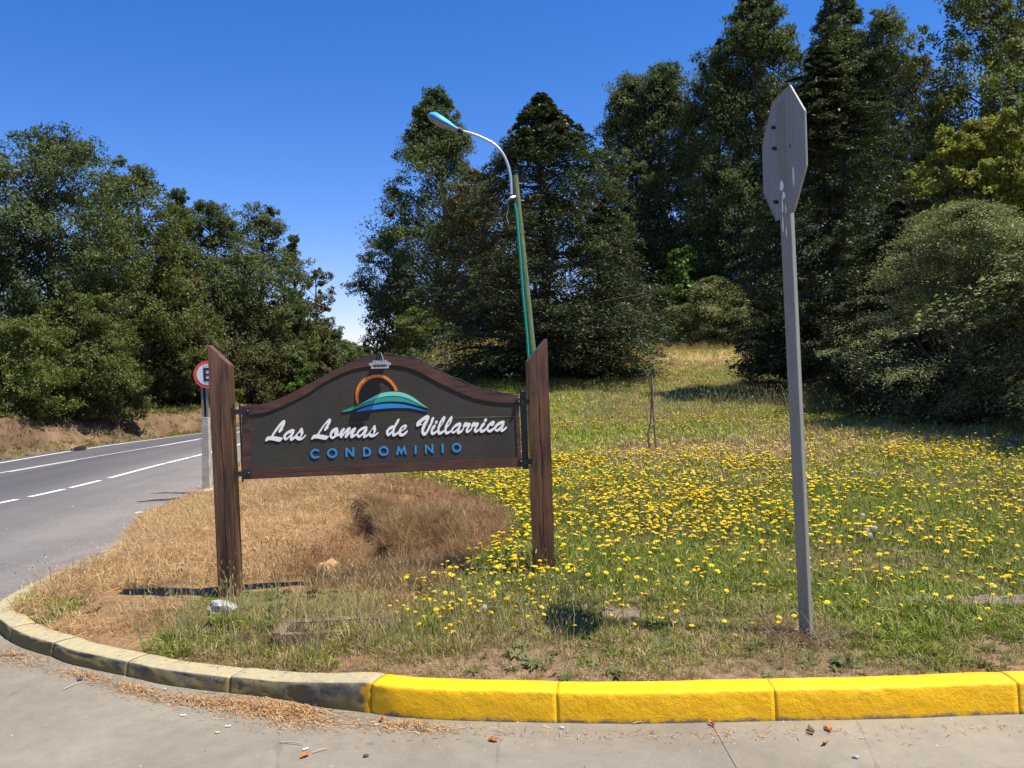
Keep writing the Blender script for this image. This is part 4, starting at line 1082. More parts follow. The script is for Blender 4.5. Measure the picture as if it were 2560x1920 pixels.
for k in range(nb):
    y = -d2 + gd * (k + .5) / nb
    if bar is None:
        bar = MB().box((0, 0, 0), (gw * .995, gd / nb * .74, .02)).build('slat', MSL, dr)
        bar.location = (0, y, .015)
    else:
        b = bar.copy(); COL.objects.link(b); b.location = (0, y, .015)
MOK = plain('old_kerb_mat', (.18, .14, .10), .95, .1, 0, .5, 14, 1.0)
def old_kerb(pxs, label, n=1):
    for (a, b) in pxs:
        A_, B_ = Vector(hit(*a)), Vector(hit(*b))
        A_.z = g1(A_.x, A_.y); B_.z = g1(B_.x, B_.y)
        mid = (A_ + B_) / 2; d = B_ - A_; Ln = d.length; rz = math.atan2(d.y, d.x)
        bm = bmesh.new(); bmesh.ops.create_cube(bm, size=1)
        bmesh.ops.subdivide_edges(bm, edges=bm.edges, cuts=7, use_grid_fill=True)
        for v in bm.verts:
            v.co = Vector((v.co.x * Ln, v.co.y * .16, v.co.z * .15))
            nn = .022 * float(fbm(np.array([v.co.x * 9 + mid.x * 5]), np.array([v.co.y * 9 + v.co.z * 13]), 3)[0])
            v.co += Vector((0, nn * 1.6, nn))
        for f in bm.faces: f.smooth = True
        me = bpy.data.meshes.new('old_kerb'); bm.to_mesh(me); bm.free()
        o = link('old_kerb', me, MOK, None, (mid.x, mid.y, mid.z - .035)); o.rotation_euler = (0, 0, rz)
        tag(o, label, 'kerb stone')
old_kerb([((1885, 1316), (2230, 1308))], 'long grey half-buried old kerb stone right of the stop sign post')
old_kerb([((1300, 1336), (1380, 1335))], 'short grey old kerb stone poking out of grass left of the stop sign post')

# ------------------------------------------------------------------ small things lying about
MRK = plain('white_rock_mat', (.36, .35, .33), .9, .1, 0, .25, 14, .5)
p = hit(480, 1332); tag(rock('white_rock', (p[0], p[1], g1(p[0], p[1]) + .04), (.085, .06, .055), MRK, 5, 3), 'pale white rock in the weeds at the foot of the left sign post', 'rock')
MCB = plain('cardboard_mat', (.50, .34, .19), .85, .1, 0, .12)
p = hr(170, 973); z = float(Hroad(p[0], p[1]))
cb = tag(empty('cardboard_box', (p[0], p[1], z), .3), 'open tan cardboard box lying at the far edge of the highway', 'cardboard box')
MB().box((0, 0, .16), (.62, .36, .012), Matrix.Rotation(-.28, 3, 'Y')).build('flap', MCB, cb)
MB().box((-.22, 0, .10), (.012, .32, .22), Matrix.Rotation(.3, 3, 'Y')).build('side_panel', plain('pale_card_mat', (.62, .55, .45), .85), cb)
MB().box((.05, .1, .07), (.45, .012, .15), Matrix.Rotation(.1, 3, 'Y')).build('back_panel', MCB, cb)
def crumple(name, loc, r, mat, seed, flat=.5):
    rr = random.Random(seed); bm = bmesh.new(); bmesh.ops.create_grid(bm, x_segments=7, y_segments=6, size=1)
    for v in bm.verts:
        v.co = Vector((v.co.x * r[0] * rr.uniform(.8, 1.1), v.co.y * r[1] * rr.uniform(.8, 1.1), rr.uniform(0, 1) * r[2] * (1 - .3 * v.co.length)))
    bmesh.ops.solidify(bm, geom=bm.faces, thickness=.003)
    me = bpy.data.meshes.new(name); bm.to_mesh(me); bm.free()
    o = link(name, me, mat, None, loc); o.rotation_euler = (rr.uniform(-.3, .3), rr.uniform(-.3, .3), rr.uniform(0, 6)); return o
p = hit(302, 1115); tag(crumple('crumpled_paper', (p[0], p[1], g1(p[0], p[1]) + .02), (.09, .06, .07), plain('paper_mat', (.58, .45, .36), .85), 3), 'crumpled brown paper at the edge of the asphalt shoulder', 'paper')
p = hit(705, 1243); tag(crumple('dry_leaf_bundle', (p[0], p[1], g1(p[0], p[1]) + .03), (.13, .08, .09), plain('big_leaf_mat', (.46, .30, .13), .85), 8), 'curled tan dead leaf sheath lying in the dry grass below the board', 'dead leaf')
p = hr(345, 1084); z = float(Hroad(p[0], p[1]))
st_ = MB().tube([(-.38, -.08, .02), (-.1, -.02, .035), (.15, .01, .03), (.33, .04, .05)], [.006, .012, .018, .014], 7).build('stick', plain('dark_stick_mat', (.03, .022, .018), .9), None, True, loc=(p[0], p[1], z))
tag(st_, 'dark stick lying on the asphalt shoulder', 'stick')
MLEAF = plain('dead_leaf_mat', (.42, .17, .05), .7, .2, 0, .3)
MTW = plain('pale_twig_mat', (.42, .35, .25), .85)
def leaf_obj(px, py, s, label, mat=MLEAF, seed=0):
    p = hit_fn(px, py, lambda x, y: 0 * x + .004)
    rr = random.Random(seed)
    V = [(-s, 0, .004), (-.4 * s, .35 * s, .018), (.3 * s, .38 * s, .012), (s, 0, .02), (.3 * s, -.38 * s, .006), (-.4 * s, -.35 * s, .012), (0, 0, .002), (-1.4 * s, .02 * s, .012), (-1.4 * s, -.02 * s, .012)]
    o = MB().add(V, [(0, 6, 1), (1, 6, 2), (2, 6, 3), (3, 6, 4), (4, 6, 5), (5, 6, 0), (0, 7, 8)]).build('fallen_leaf', mat, None, loc=(p[0], p[1], .006))
    o.rotation_euler = (0, 0, rr.uniform(0, 6.2)); tag(o, label, 'leaf'); return o
leaf_obj(660, 1644 - 8, .028, 'rust-brown fallen leaf on concrete beside the long pale twig', seed=1)
leaf_obj(1067, 1606, .030, 'brown fallen leaf on concrete below the left yellow kerb stone', seed=2)
leaf_obj(1790, 1580, .035, 'orange fallen leaf against the yellow kerb foot right of the stop sign', seed=3)
leaf_obj(1752, 1582, .035, 'dark curled fallen leaf against the kerb foot right of the stop sign', plain('dark_leaf_mat', (.10, .06, .04), .8), seed=4)
leaf_obj(1783, 1612, .024, 'small red-brown fallen leaf on concrete below the right yellow kerb', seed=5)
leaf_obj(823, 1562, .028, 'reddish fallen leaf just left of the first yellow kerb stone', plain('red_leaf_mat', (.40, .10, .05), .8), seed=6)
leaf_obj(1538, 1559 + 10, .022, 'rust leaf at the top of the slab joint', seed=7)
def twig(px, py, ln, rz, label, r=.004, mat=MTW):
    r = r * .6
    p = hit_fn(px, py, lambda x, y: 0 * x + .004)
    o = MB().tube([(-ln / 2, 0, .008), (0, ln * .05, .010), (ln / 2, 0, .008)], [r, r * 1.1, r * .7], 6).build('twig', mat, None, True, loc=(p[0], p[1], .004))
    o.rotation_euler = (0, 0, rz); tag(o, label, 'twig')
twig(629, 1613, .11, -.25, 'long pale twig on concrete below the straw pile')
twig(693, 1627, .07, .5, 'short tan twig right of the long pale twig')
twig(1000, 1660 - 12 - 78, .001, 0, 'tiny pale splinter near the kerb') if False else None
twig(1389, 1604 - 38 + 0, .09, .1, 'thin pale twig on concrete below the second yellow kerb stone', .003)
twig(160, 1497 - 12, .12, 1.1, 'pale straw-coloured twig standing by the grey kerb', .004)
twig(28, 1420, .16, .1, 'reddish twig near the left picture edge beside the kerb', .006, plain('red_twig_mat', (.30, .15, .09), .9))
MBUTT = plain('cigarette_mat', (.78, .76, .70), .8)
for (a, b, rz, lab) in ((396, 1550, .1, 'white cigarette butt left of the straw pile'), (493, 1568 + 4, .15, 'white cigarette butt at the lower left edge of the straw pile'), (660, 1656 - 4 - 28, .7, 'cigarette butt beside the rust leaf below the straw pile')):
    p = hit_fn(a, b, lambda x, y: 0 * x + .004)
    o = MB().tube([(-.012, 0, .007), (.012, 0, .007)], .0034, 8).build('cigarette_butt', MBUTT, None, True, loc=(p[0], p[1], .004)); o.rotation_euler = (0, 0, rz); tag(o, lab, 'cigarette butt')
MPB = plain('dark_pebble_mat', (.07, .07, .075), .8)
for i, (a, b, s_, lab, mt) in enumerate(((791 - 0, 1636 + 4, .012, 'dark pebble on concrete near the bottom edge', MPB), (173, 1461 + 10, .014, 'dark pebble beside the grey kerb on the left', MPB), (1213 - 0, 1560 + 16, .012, 'pale pebble against the kerb at the second yellow joint', MRK),
                         (1062 - 250, 1560 + 10, .011, 'pale pebble below the start of the yellow paint', MRK), (1849, 1642, .012, 'grey pebble on concrete at lower right', MRK), (316 + 40, 1480 + 14, .010, 'white pebble beside the grey kerb joint', MRK), (470, 1588, .010, 'tan pebble under the straw pile', MTW))):
    p = hit_fn(a, b, lambda x, y: 0 * x + .004)
    tag(rock('pebble', (p[0], p[1], .004 + s_ * .5), (s_, s_ * .8, s_ * .6), mt, 20 + i, 2), lab, 'pebble')

# ------------------------------------------------------------------ dead sapling tied to a stake
p = hit(1413, 972)
sx0, sy0 = p[0], p[1]; sz0 = g1(sx0, sy0)
sap = tag(empty('staked_sapling', (sx0, sy0, sz0)), 'bare dead sapling tied to a thin wooden stake in the flower meadow', 'sapling')
def S(px, py, dy=0):
    q = at_depth(px, py, sy0 + dy); return Vector((q[0] - sx0, q[1] - sy0, q[2] - sz0))
MB().tube([S(1418, 985), S(1412, 900), S(1408, 811)], [.017, .015, .013], 7).build('stake', m_bark('stake_mat', (.10, .075, .06), (.26, .21, .17)), sap, True)
MB().tube([S(1405, 980, -.05), S(1401, 955, -.05), S(1400, 935), S(1405, 915), S(1407, 880), S(1408, 850), S(1403, 825), S(1399, 812)], [.017, .015, .013, .012, .012, .010, .008, .006], 7).build('stem', MBARK, sap, True)
for pts in (((1410, 878), (1425, 872), (1440, 868), (1452, 858)), ((1402, 828), (1398, 812), (1408, 795), (1418, 782)), ((1400, 815), (1392, 800), (1380, 788)), ((1405, 880), (1398, 895), (1395, 912)), ((1400, 815), (1403, 802), (1396, 790)), ((1432, 870), (1440, 862))):
    MB().tube([S(a, b) for a, b in pts], [.006, .005, .004, .003][:len(pts)], 5).build('twig', MBARKP, sap, True)

# ------------------------------------------------------------------ trees
TREES = []
def leaves_np(P, D1, D2, ln, wd):
    """rhombus leaves: centre P, long axis D1, cross axis D2"""
    a = P - D1 * (ln * .5)[:, None]; c = P + D1 * (ln * .5)[:, None]
    a1 = a + D2 * (wd * .5)[:, None]; a2 = a - D2 * (wd * .5)[:, None]
    V = np.stack([a1, a2, c], 1).reshape(-1, 3)
    return V
def rnd_unit(n, r): 
    v = r.normal(size=(n, 3)); return v / np.linalg.norm(v, axis=1)[:, None]
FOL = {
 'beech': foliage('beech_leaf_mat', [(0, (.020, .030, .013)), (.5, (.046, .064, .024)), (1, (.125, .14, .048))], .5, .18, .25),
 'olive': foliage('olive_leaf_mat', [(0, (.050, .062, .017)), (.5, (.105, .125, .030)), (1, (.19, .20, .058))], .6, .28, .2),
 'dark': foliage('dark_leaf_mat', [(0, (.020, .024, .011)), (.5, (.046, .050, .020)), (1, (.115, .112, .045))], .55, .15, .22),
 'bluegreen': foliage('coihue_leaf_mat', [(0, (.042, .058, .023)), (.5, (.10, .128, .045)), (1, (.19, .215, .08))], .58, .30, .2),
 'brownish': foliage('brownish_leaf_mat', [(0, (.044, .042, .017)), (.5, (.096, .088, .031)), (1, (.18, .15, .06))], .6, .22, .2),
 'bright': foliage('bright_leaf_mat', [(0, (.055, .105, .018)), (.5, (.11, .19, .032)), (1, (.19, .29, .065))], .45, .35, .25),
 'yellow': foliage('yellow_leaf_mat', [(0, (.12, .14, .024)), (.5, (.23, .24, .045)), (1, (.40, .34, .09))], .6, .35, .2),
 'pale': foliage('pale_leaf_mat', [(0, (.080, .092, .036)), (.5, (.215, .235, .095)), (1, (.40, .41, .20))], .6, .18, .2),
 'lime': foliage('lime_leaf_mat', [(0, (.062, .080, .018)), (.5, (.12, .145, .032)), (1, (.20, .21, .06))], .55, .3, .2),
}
def profile(kind, t):
    if kind == 'broad': return np.clip(np.sin(np.pi * np.clip(t * .86 + .10, 0, 1)), 0, 1) ** .55
    if kind == 'conic': return (1.03 - t) ** .62 * np.clip(t * 4 + .5, 0, 1)
    if kind == 'column': return (1.03 - t) ** .42 * np.clip(t * 3 + .5, 0, 1)
    if kind == 'layer': return np.minimum((1.02 - t) ** .62, (1 - t) * 1.7 + .02) * np.clip(t * 3 + .70, 0, 1)
    if kind in ('dome', 'arch'): return np.sqrt(np.clip(1.02 - t ** 2, 0, 1)) * np.clip(t * 4 + .65, 0, 1)
def tree(name, label, cat, kind, fol, px, d, top_py, w_px, crown0=0.08, ncl=200, nlf=130, leaf=.11, seed=0, group=None, skew=0.0, holes=0.0, trunk='dark', tr=None, tip=0, base=None, clr=None, spread=1.0, nbr=60):
    r = np.random.default_rng(seed + 100)
    tp = at_depth(px, top_py, d); X = tp[0]
    z0 = g1(X, d) if base is None else base
    H = tp[2] - z0; R = w_px / 2 / F * d
    root = tag(empty(name, (float(X), float(d), float(z0))), label, cat, group)
    zc = crown0 * H
    ph = r.uniform(0, 6.28, 8)
    # clump centres
    n = ncl; t = r.beta(1.05, 1.25, n) if kind not in ('dome', 'arch') else r.random(n) ** .9
    if kind in ('conic', 'column', 'layer'): t[:n // 6] = 1 - .28 * r.random(n // 6) ** .8
    if tip: t[:tip] = r.uniform(.8, 1.0, tip)
    az = r.uniform(0, 2 * np.pi, n)
    la_ = {'conic': .55, 'column': .55, 'layer': .8, 'broad': 1.15, 'dome': 1.25, 'arch': 1.2}[kind]
    lob = 1 + la_ * (.20 * np.sin(3 * az + ph[0] + 4 * t) + .16 * np.sin(5 * az + ph[1] - 9 * t) + .15 * np.sin(11 * t + ph[2] + az))
    rp = profile(kind, t) * R * lob
    q = np.where(r.random(n) < (.58 if kind == 'layer' else .72), r.uniform(.72, 1.0, n), r.uniform(.15, .75, n))
    if kind == 'layer': t[-n // 5:] = r.random(len(t[-n // 5:])) * .20
    shoot = r.random(n) < .13; q = np.where(shoot, r.uniform(1.02, 1.25, n), q)
    cr = rp * q
    C = np.stack([np.cos(az) * cr + skew * R * (1 - t), np.sin(az) * cr, zc + (H - zc) * t], 1)
    csz = (clr if clr else .30) * R * (.55 + .75 * profile(kind, t)) * r.uniform(.65, 1.25, n) * np.where(shoot, .55, 1.0)
    csz = np.clip(csz, .16 * R ** .5, None)
    if kind in ('layer', 'conic'): csz = csz * (1 - .45 * sstep(.72, .97, t))
    C[:, 2] = np.minimum(C[:, 2], H - csz * .30)
    if holes > 0:
        hn = np.sin(C[:, 0] * 2.1 / R * 2 + ph[3]) * np.sin(C[:, 2] * 6 / H * 2 + ph[4]) * np.sin(C[:, 1] * 2 / R + ph[5])
        keep = hn < (1 - holes) * .6 + .1
        C, csz, az, t, cr = C[keep], csz[keep], az[keep], t[keep], cr[keep]; n = len(C)
    # leaves
    k = int(nlf * 1.9); leaf = leaf * .76
    ci = np.repeat(np.arange(n), k); N = len(ci)
    out = np.stack([np.cos(az), np.sin(az), 0 * az], 1)[ci]
    tang = np.stack([-out[:, 1], out[:, 0], 0 * out[:, 0]], 1)
    if kind in ('layer', 'arch'):
        # flat drooping sprays: branchlets carrying rows of leaves
        u = r.uniform(-1, 1, N); v = r.normal(0, .38, N); w = r.normal(0, .13, N)
        S_ = csz[ci] * spread
        droop = .28 + .15 * np.sin(ph[6] + az[ci] * 2)
        off = out * (u * S_)[:, None] + tang * (v * S_ * (1.1 - .6 * np.abs(u)))[:, None]
        off[:, 2] = w * S_ - droop * S_ * (u + 1) ** 2 * .42 + .15 * S_
        P = C[ci] + off
        D1 = out * .7 + tang * (np.sign(v) * .8)[:, None] + r.normal(0, .35, (N, 3)); D1[:, 2] -= .15
        up_ = np.array([0, 0, 1.0]) + r.normal(0, .42, (N, 3))
    else:
        e = rnd_unit(N, r); rad = r.random(N) ** .42
        # sub-clusters in each clump for a twiggy, uneven surface
        sub = rnd_unit(n * 9, r).reshape(n, 9, 3) * r.uniform(.35, 1.0, (n, 9, 1))
        sc_i = r.integers(0, 9, N)
        cen = sub[ci, sc_i]
        loc = cen + e * rad[:, None] * .42
        loc[:, 2] *= .72
        P = C[ci] + loc * (csz[ci] * spread)[:, None]
        D1 = rnd_unit(N, r) + out * .5; D1[:, 2] -= .1
        up_ = np.array([0, 0, .75]) + out * .45 + r.normal(0, .62, (N, 3))
    D1 /= np.linalg.norm(D1, axis=1)[:, None]
    D2 = np.cross(D1, up_); D2 /= (np.linalg.norm(D2, axis=1)[:, None] + 1e-9)
    ln = leaf * r.uniform(.7, 1.35, N); wd = ln * r.uniform(.42, .62, N)
    P[:, 2] = np.maximum(P[:, 2], .04 * r.random(N) + .02)
    V = leaves_np(P, D1, D2, ln, wd)
    tint = np.clip(r.normal(.42, .17, N) + r.normal(0, .10, n)[ci] + .10 * (rp_m(P, R)), 0, 1)  # last term darkens leaves near the axis: crown's inner shade put into colour
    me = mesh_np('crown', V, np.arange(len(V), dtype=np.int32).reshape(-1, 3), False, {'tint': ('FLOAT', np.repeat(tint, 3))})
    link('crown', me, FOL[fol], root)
    # trunk and branches
    bark = MBARKP if trunk == 'pale' else MBARK
    rt = tr if tr else max(.04, .018 * H + .02)
    bend = r.normal(0, .02 * H, (5, 2)); bend[0] = 0
    ts = [0, .25, .5, .75, .97]
    tc_ = [Vector((bend[i][0] + skew * R * .0, bend[i][1], H * ts[i] - (.15 if i == 0 else 0))) for i in range(5)]
    def tpos(z):
        i = min(3, max(0, int(z / H / .25))); a, b = tc_[i], tc_[i + 1]; f = (z - a.z) / (b.z - a.z + 1e-6); return a.lerp(b, min(1, max(0, f)))
    if kind in ('dome', 'arch'):
        m = MB()
        for j in range(7):
            a = j * .9 + ph[0]; e_ = Vector((math.cos(a) * R * .55, math.sin(a) * R * .55, H * r.uniform(.55, .8)))
            m.tube([Vector((math.cos(a) * .05 * R, math.sin(a) * .05 * R, -.1)), e_ * .45 + Vector((0, 0, .1 * H)), e_], [rt, rt * .6, rt * .15], 6)
        m.build('trunk', bark, root, True)
    else:
        MB().tube(tc_, [rt * 1.25, rt * .85, rt * .6, rt * .35, rt * .08], 9).build('trunk', bark, root, True)
    m = MB(); pick = r.permutation(n)[:nbr]
    for j in pick:
        c = C[j]; hz = math.hypot(c[0], c[1])
        zs0 = max(.12 * H, c[2] - hz * (.75 if kind != 'layer' else .15)); zs0 = min(zs0, H * .93)
        a = tpos(zs0); b = Vector(c)
        if kind in ('dome', 'arch'): a = Vector((0, 0, .05))
        mid = a.lerp(b, .5) + Vector((r.normal(0, .06 * R), r.normal(0, .06 * R), (.12 if kind != 'layer' else .05) * hz))
        r0_ = rt * .34 * (1 - .6 * c[2] / H)
        m.tube([a, mid, b], [r0_, r0_ * .55, r0_ * .15], 5, cap=False)
    m.build('branches', bark, root, True)
    return root
def rp_m(P, R): return np.clip(np.hypot(P[:, 0], P[:, 1]) / R, 0, 1.2) - .6

LT = 'broadleaf_tree'; g_left = 'trees on the bank beyond the highway'
tree(LT, 'tallest open-crowned tree at the far left beyond the highway', 'tree', 'broad', 'bluegreen', 98, 34, 280, 275, .30, 230, 130, .17, 1, g_left, holes=.30, nbr=90)
tree(LT, 'dense tree just right of the tallest one on the left bank', 'tree', 'broad', 'olive', 285, 38, 368, 215, .05, 260, 140, .17, 2, g_left)
tree(LT, 'slender twiggy tree in the dip between two broad left crowns', 'tree', 'column', 'bluegreen', 382, 44, 405, 90, .1, 90, 100, .17, 3, g_left, holes=.3)
tree(LT, 'broad rounded tree with three low humps above the left sign post', 'tree', 'broad', 'bluegreen', 455, 45, 440, 190, .05, 240, 130, .18, 4, g_left)
tree(LT, 'second rounded hump of the crowns above the left sign post', 'tree', 'broad', 'bluegreen', 556, 48, 446, 160, .05, 200, 130, .18, 5, g_left)
tree(LT, 'thin see-through tree at the right end of the left wood', 'tree', 'column', 'bluegreen', 628, 52, 510, 100, .1, 110, 110, .18, 6, g_left, holes=.35, trunk='pale')
tree(LT, 'greyish drooping see-through tree against the sky gap', 'tree', 'broad', 'brownish', 680, 56, 585, 85, .25, 90, 100, .19, 7, g_left, holes=.3, trunk='pale')
tree(LT, 'partly cut off tree at the left picture edge', 'tree', 'broad', 'bluegreen', -70, 33, 330, 260, .2, 180, 120, .17, 8, g_left, holes=.2)
BU = 'roadside_bush'; g_b = 'bushes along the top of the bank'
tree(BU, 'light green bush at the far left above the bank', 'bush', 'broad', 'lime', 30, 30.5, 690, 210, .02, 210, 120, .13, 10, g_b)
tree(BU, 'leafy green bush left of the cardboard box', 'bush', 'broad', 'olive', 175, 33, 640, 210, .02, 170, 130, .14, 11, g_b)
tree(BU, 'olive bush overhanging the bank behind the cut earth', 'bush', 'dome', 'olive', 245, 33.5, 760, 110, .02, 100, 120, .14, 12, g_b)
tree(BU, 'brownish tall bush behind the round letter sign', 'bush', 'column', 'brownish', 375, 40, 560, 190, .02, 230, 130, .16, 13, g_b)
tree(BU, 'olive bush just left of the letter sign', 'bush', 'dome', 'olive', 330, 39.5, 760, 130, .02, 100, 120, .16, 14, g_b)
tree(BU, 'wide olive bush above the left end of the board', 'bush', 'dome', 'brownish', 520, 46, 650, 190, .02, 200, 130, .17, 15, g_b)
tree(BU, 'green bush behind the rising curve of the board', 'bush', 'dome', 'olive', 620, 50, 650, 150, .02, 150, 130, .17, 16, g_b)
tree(BU, 'small bright bush behind the board curve', 'bush', 'dome', 'bright', 640, 47, 765, 80, .02, 60, 100, .15, 17, g_b)
tree(BU, 'dark bush near the sky gap on the left', 'bush', 'dome', 'bluegreen', 700, 58, 690, 120, .02, 110, 120, .19, 18, g_b)
tree(BU, 'bush between letter sign and left sign post', 'bush', 'dome', 'olive', 440, 43, 700, 120, .02, 120, 120, .16, 19, g_b)
g_f = 'far trees in the sky gap'
for i, (a, b, c, dd, fo, lab) in enumerate(((745, 735, 70, 80, 'bluegreen', 'far round tree at the left of the sky gap'), (788, 740, 40, 95, 'dark', 'far pointed tree in the middle of the sky gap'), (765, 752, 60, 90, 'olive', 'low far tree between round and pointed ones'), (815, 752, 50, 75, 'lime', 'far light green tree right of the pointed one'), (838, 742, 45, 70, 'olive', 'small far tree beside the cypress'))):
    tree('far_tree', lab, 'tree', 'conic' if i == 1 else 'dome', fo, a, dd, b, c, .05, 70, 90, .24, 30 + i, g_f)
tree('tall_conical_tree', 'tall tree behind the lamp head with pale trunk and see-through left side', 'tree', 'conic', 'bluegreen', 942, 46, 195, 270, .14, 300, 130, .19, 40, None, skew=-.22, holes=.30, trunk='pale', nbr=110, tr=.28)
tree('broadleaf_tree', 'lower bushy tree between the lamp arm and the tall conical tree', 'tree', 'broad', 'brownish', 1040, 42, 372, 190, .08, 210, 120, .17, 41)
tree('broadleaf_tree', 'left low limb of foliage behind the cypress', 'tree', 'broad', 'bluegreen', 850, 50, 500, 150, .25, 130, 120, .19, 42, holes=.2, trunk='pale')
tree('cypress', 'dark feathery cypress leaning out left of the light green bush', 'cypress', 'layer', 'dark', 855, 40, 686, 90, .02, 70, 120, .13, 43)
tree('roadside_bush', 'light green bush on the hill crest above the board', 'bush', 'dome', 'lime', 900, 37, 668, 115, .02, 120, 110, .14, 44, trunk='pale')
tree('layered_beech', 'wide dark beech with drooping layered branches behind the lamp pole', 'tree', 'layer', 'beech', 1168, 27, 205, 520, .02, 900, 95, .125, 45, None, nbr=140, clr=.19, tr=.26, tip=70)
tree('layered_beech', 'right shoulder of the wide dark beech', 'tree', 'layer', 'beech', 1300, 28, 430, 240, .02, 260, 95, .105, 47, None, nbr=60)
tree('conical_tree', 'left twin of the pair of pointed trees behind the meadow', 'tree', 'column', 'bluegreen', 1350, 52, 168, 150, .1, 260, 120, .20, 48, clr=.42)
tree('conical_tree', 'right twin of the pair of pointed trees behind the meadow', 'tree', 'column', 'bluegreen', 1432, 51, 145, 165, .1, 280, 120, .20, 49, clr=.42)
tree('conical_tree', 'low tree between the beech and the twin pointed trees', 'tree', 'broad', 'bluegreen', 1305, 50, 320, 170, .1, 120, 120, .17, 50, holes=.2)
tree('conical_tree', 'dark tree left of the tallest right-hand tree', 'tree', 'column', 'bluegreen', 1548, 48, 108, 200, .06, 300, 120, .19, 51, clr=.36)
tree('conical_tree', 'tallest tree, cut off by the top edge, left of the stop sign', 'tree', 'conic', 'bluegreen', 1632, 46, -30, 320, .05, 430, 130, .19, 52, nbr=90)
tree('conical_tree', 'tall tree above the stop sign plate', 'tree', 'conic', 'bluegreen', 1812, 43, -15, 300, .05, 380, 130, .18, 53, nbr=90)
tree('conical_tree', 'tall tree right of the stop sign with two blunt tops', 'tree', 'column', 'bluegreen', 1912, 42, 30, 200, .05, 280, 130, .18, 54, clr=.36)
tree('conical_tree', 'dark gap-filling tree behind the pair right of the stop sign', 'tree', 'broad', 'dark', 1985, 36, 130, 190, .05, 160, 120, .16, 55, holes=.2)
tree('layered_beech', 'dark layered beech with visible trunk behind the stop sign post', 'tree', 'layer', 'beech', 1775, 21.5, 100, 430, .06, 800, 95, .105, 56, None, nbr=140, tr=.2, clr=.19)
tree('layered_beech', 'low dark layered branches right of the stop sign post', 'tree', 'layer', 'beech', 1940, 18.5, 430, 300, .02, 400, 95, .085, 57, None, nbr=140, clr=.22)
tree('broadleaf_tree', 'tall open tree in the upper right corner', 'tree', 'broad', 'olive', 2130, 27, -60, 270, .30, 260, 120, .17, 58, holes=.35, nbr=110)
tree('broadleaf_tree', 'yellow-green tree below the upper right crown', 'tree', 'broad', 'yellow', 2085, 20.5, 255, 190, .1, 190, 110, .135, 59, holes=.25, nbr=80)
tree('broadleaf_tree', 'yellowing tree at the right picture edge', 'tree', 'broad', 'yellow', 2205, 20, 225, 190, .1, 180, 110, .135, 60, holes=.25, nbr=80)
tree('pale_shrub', 'big pale grey-green shrub arching at the right edge', 'shrub', 'arch', 'pale', 2095, 14.6, 440, 400, .02, 700, 120, .048, 61, None, nbr=260, spread=1.25, clr=.20)
tree('pale_shrub', 'second pale shrub running out of the right picture edge', 'shrub', 'arch', 'pale', 2290, 13.2, 480, 330, .02, 220, 110, .07, 62, None, nbr=80)
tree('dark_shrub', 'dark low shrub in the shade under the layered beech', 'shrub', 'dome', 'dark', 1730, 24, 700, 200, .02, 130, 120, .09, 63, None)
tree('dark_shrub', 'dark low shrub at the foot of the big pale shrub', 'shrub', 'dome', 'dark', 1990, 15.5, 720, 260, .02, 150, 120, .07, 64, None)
tree('broadleaf_sapling', 'young tree with bright green glossy leaves in front of dark trees', 'tree', 'column', 'bright', 1472, 44, 530, 90, .12, 90, 70, .27, 65, None, tr=.05)
tree('pale_shrub', 'pale feathery shrub left of the dark layered beech', 'shrub', 'arch', 'pale', 1545, 43, 600, 190, .02, 230, 130, .115, 66, None)
tree('dark_shrub', 'dark undergrowth shrub left of the bright young tree', 'shrub', 'dome', 'brownish', 1392, 47, 590, 130, .02, 110, 120, .11, 67, None)
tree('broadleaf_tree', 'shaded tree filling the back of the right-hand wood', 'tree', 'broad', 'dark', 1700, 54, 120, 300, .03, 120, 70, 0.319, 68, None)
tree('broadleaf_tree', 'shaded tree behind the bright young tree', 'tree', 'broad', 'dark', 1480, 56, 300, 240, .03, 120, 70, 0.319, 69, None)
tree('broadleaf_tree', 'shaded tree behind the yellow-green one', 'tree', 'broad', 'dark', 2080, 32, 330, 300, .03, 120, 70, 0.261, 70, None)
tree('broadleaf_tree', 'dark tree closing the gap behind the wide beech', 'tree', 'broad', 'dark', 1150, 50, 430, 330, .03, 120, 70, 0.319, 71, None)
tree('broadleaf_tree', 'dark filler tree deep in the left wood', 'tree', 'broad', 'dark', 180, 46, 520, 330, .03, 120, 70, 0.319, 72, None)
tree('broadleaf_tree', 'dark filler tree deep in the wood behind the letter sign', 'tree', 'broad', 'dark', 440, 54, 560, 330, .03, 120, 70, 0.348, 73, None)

tree('pale_shrub', 'tall pale shrub mostly outside the right picture edge', 'shrub', 'arch', 'pale', 2520, 11.8, 300, 640, .02, 150, 90, .11, 74, None, nbr=60)
tree('dark_shrub', 'dark bush in the deep shade right of the stop sign post', 'shrub', 'arch', 'dark', 1880, 17.0, 640, 230, .02, 150, 120, .07, 75, None)
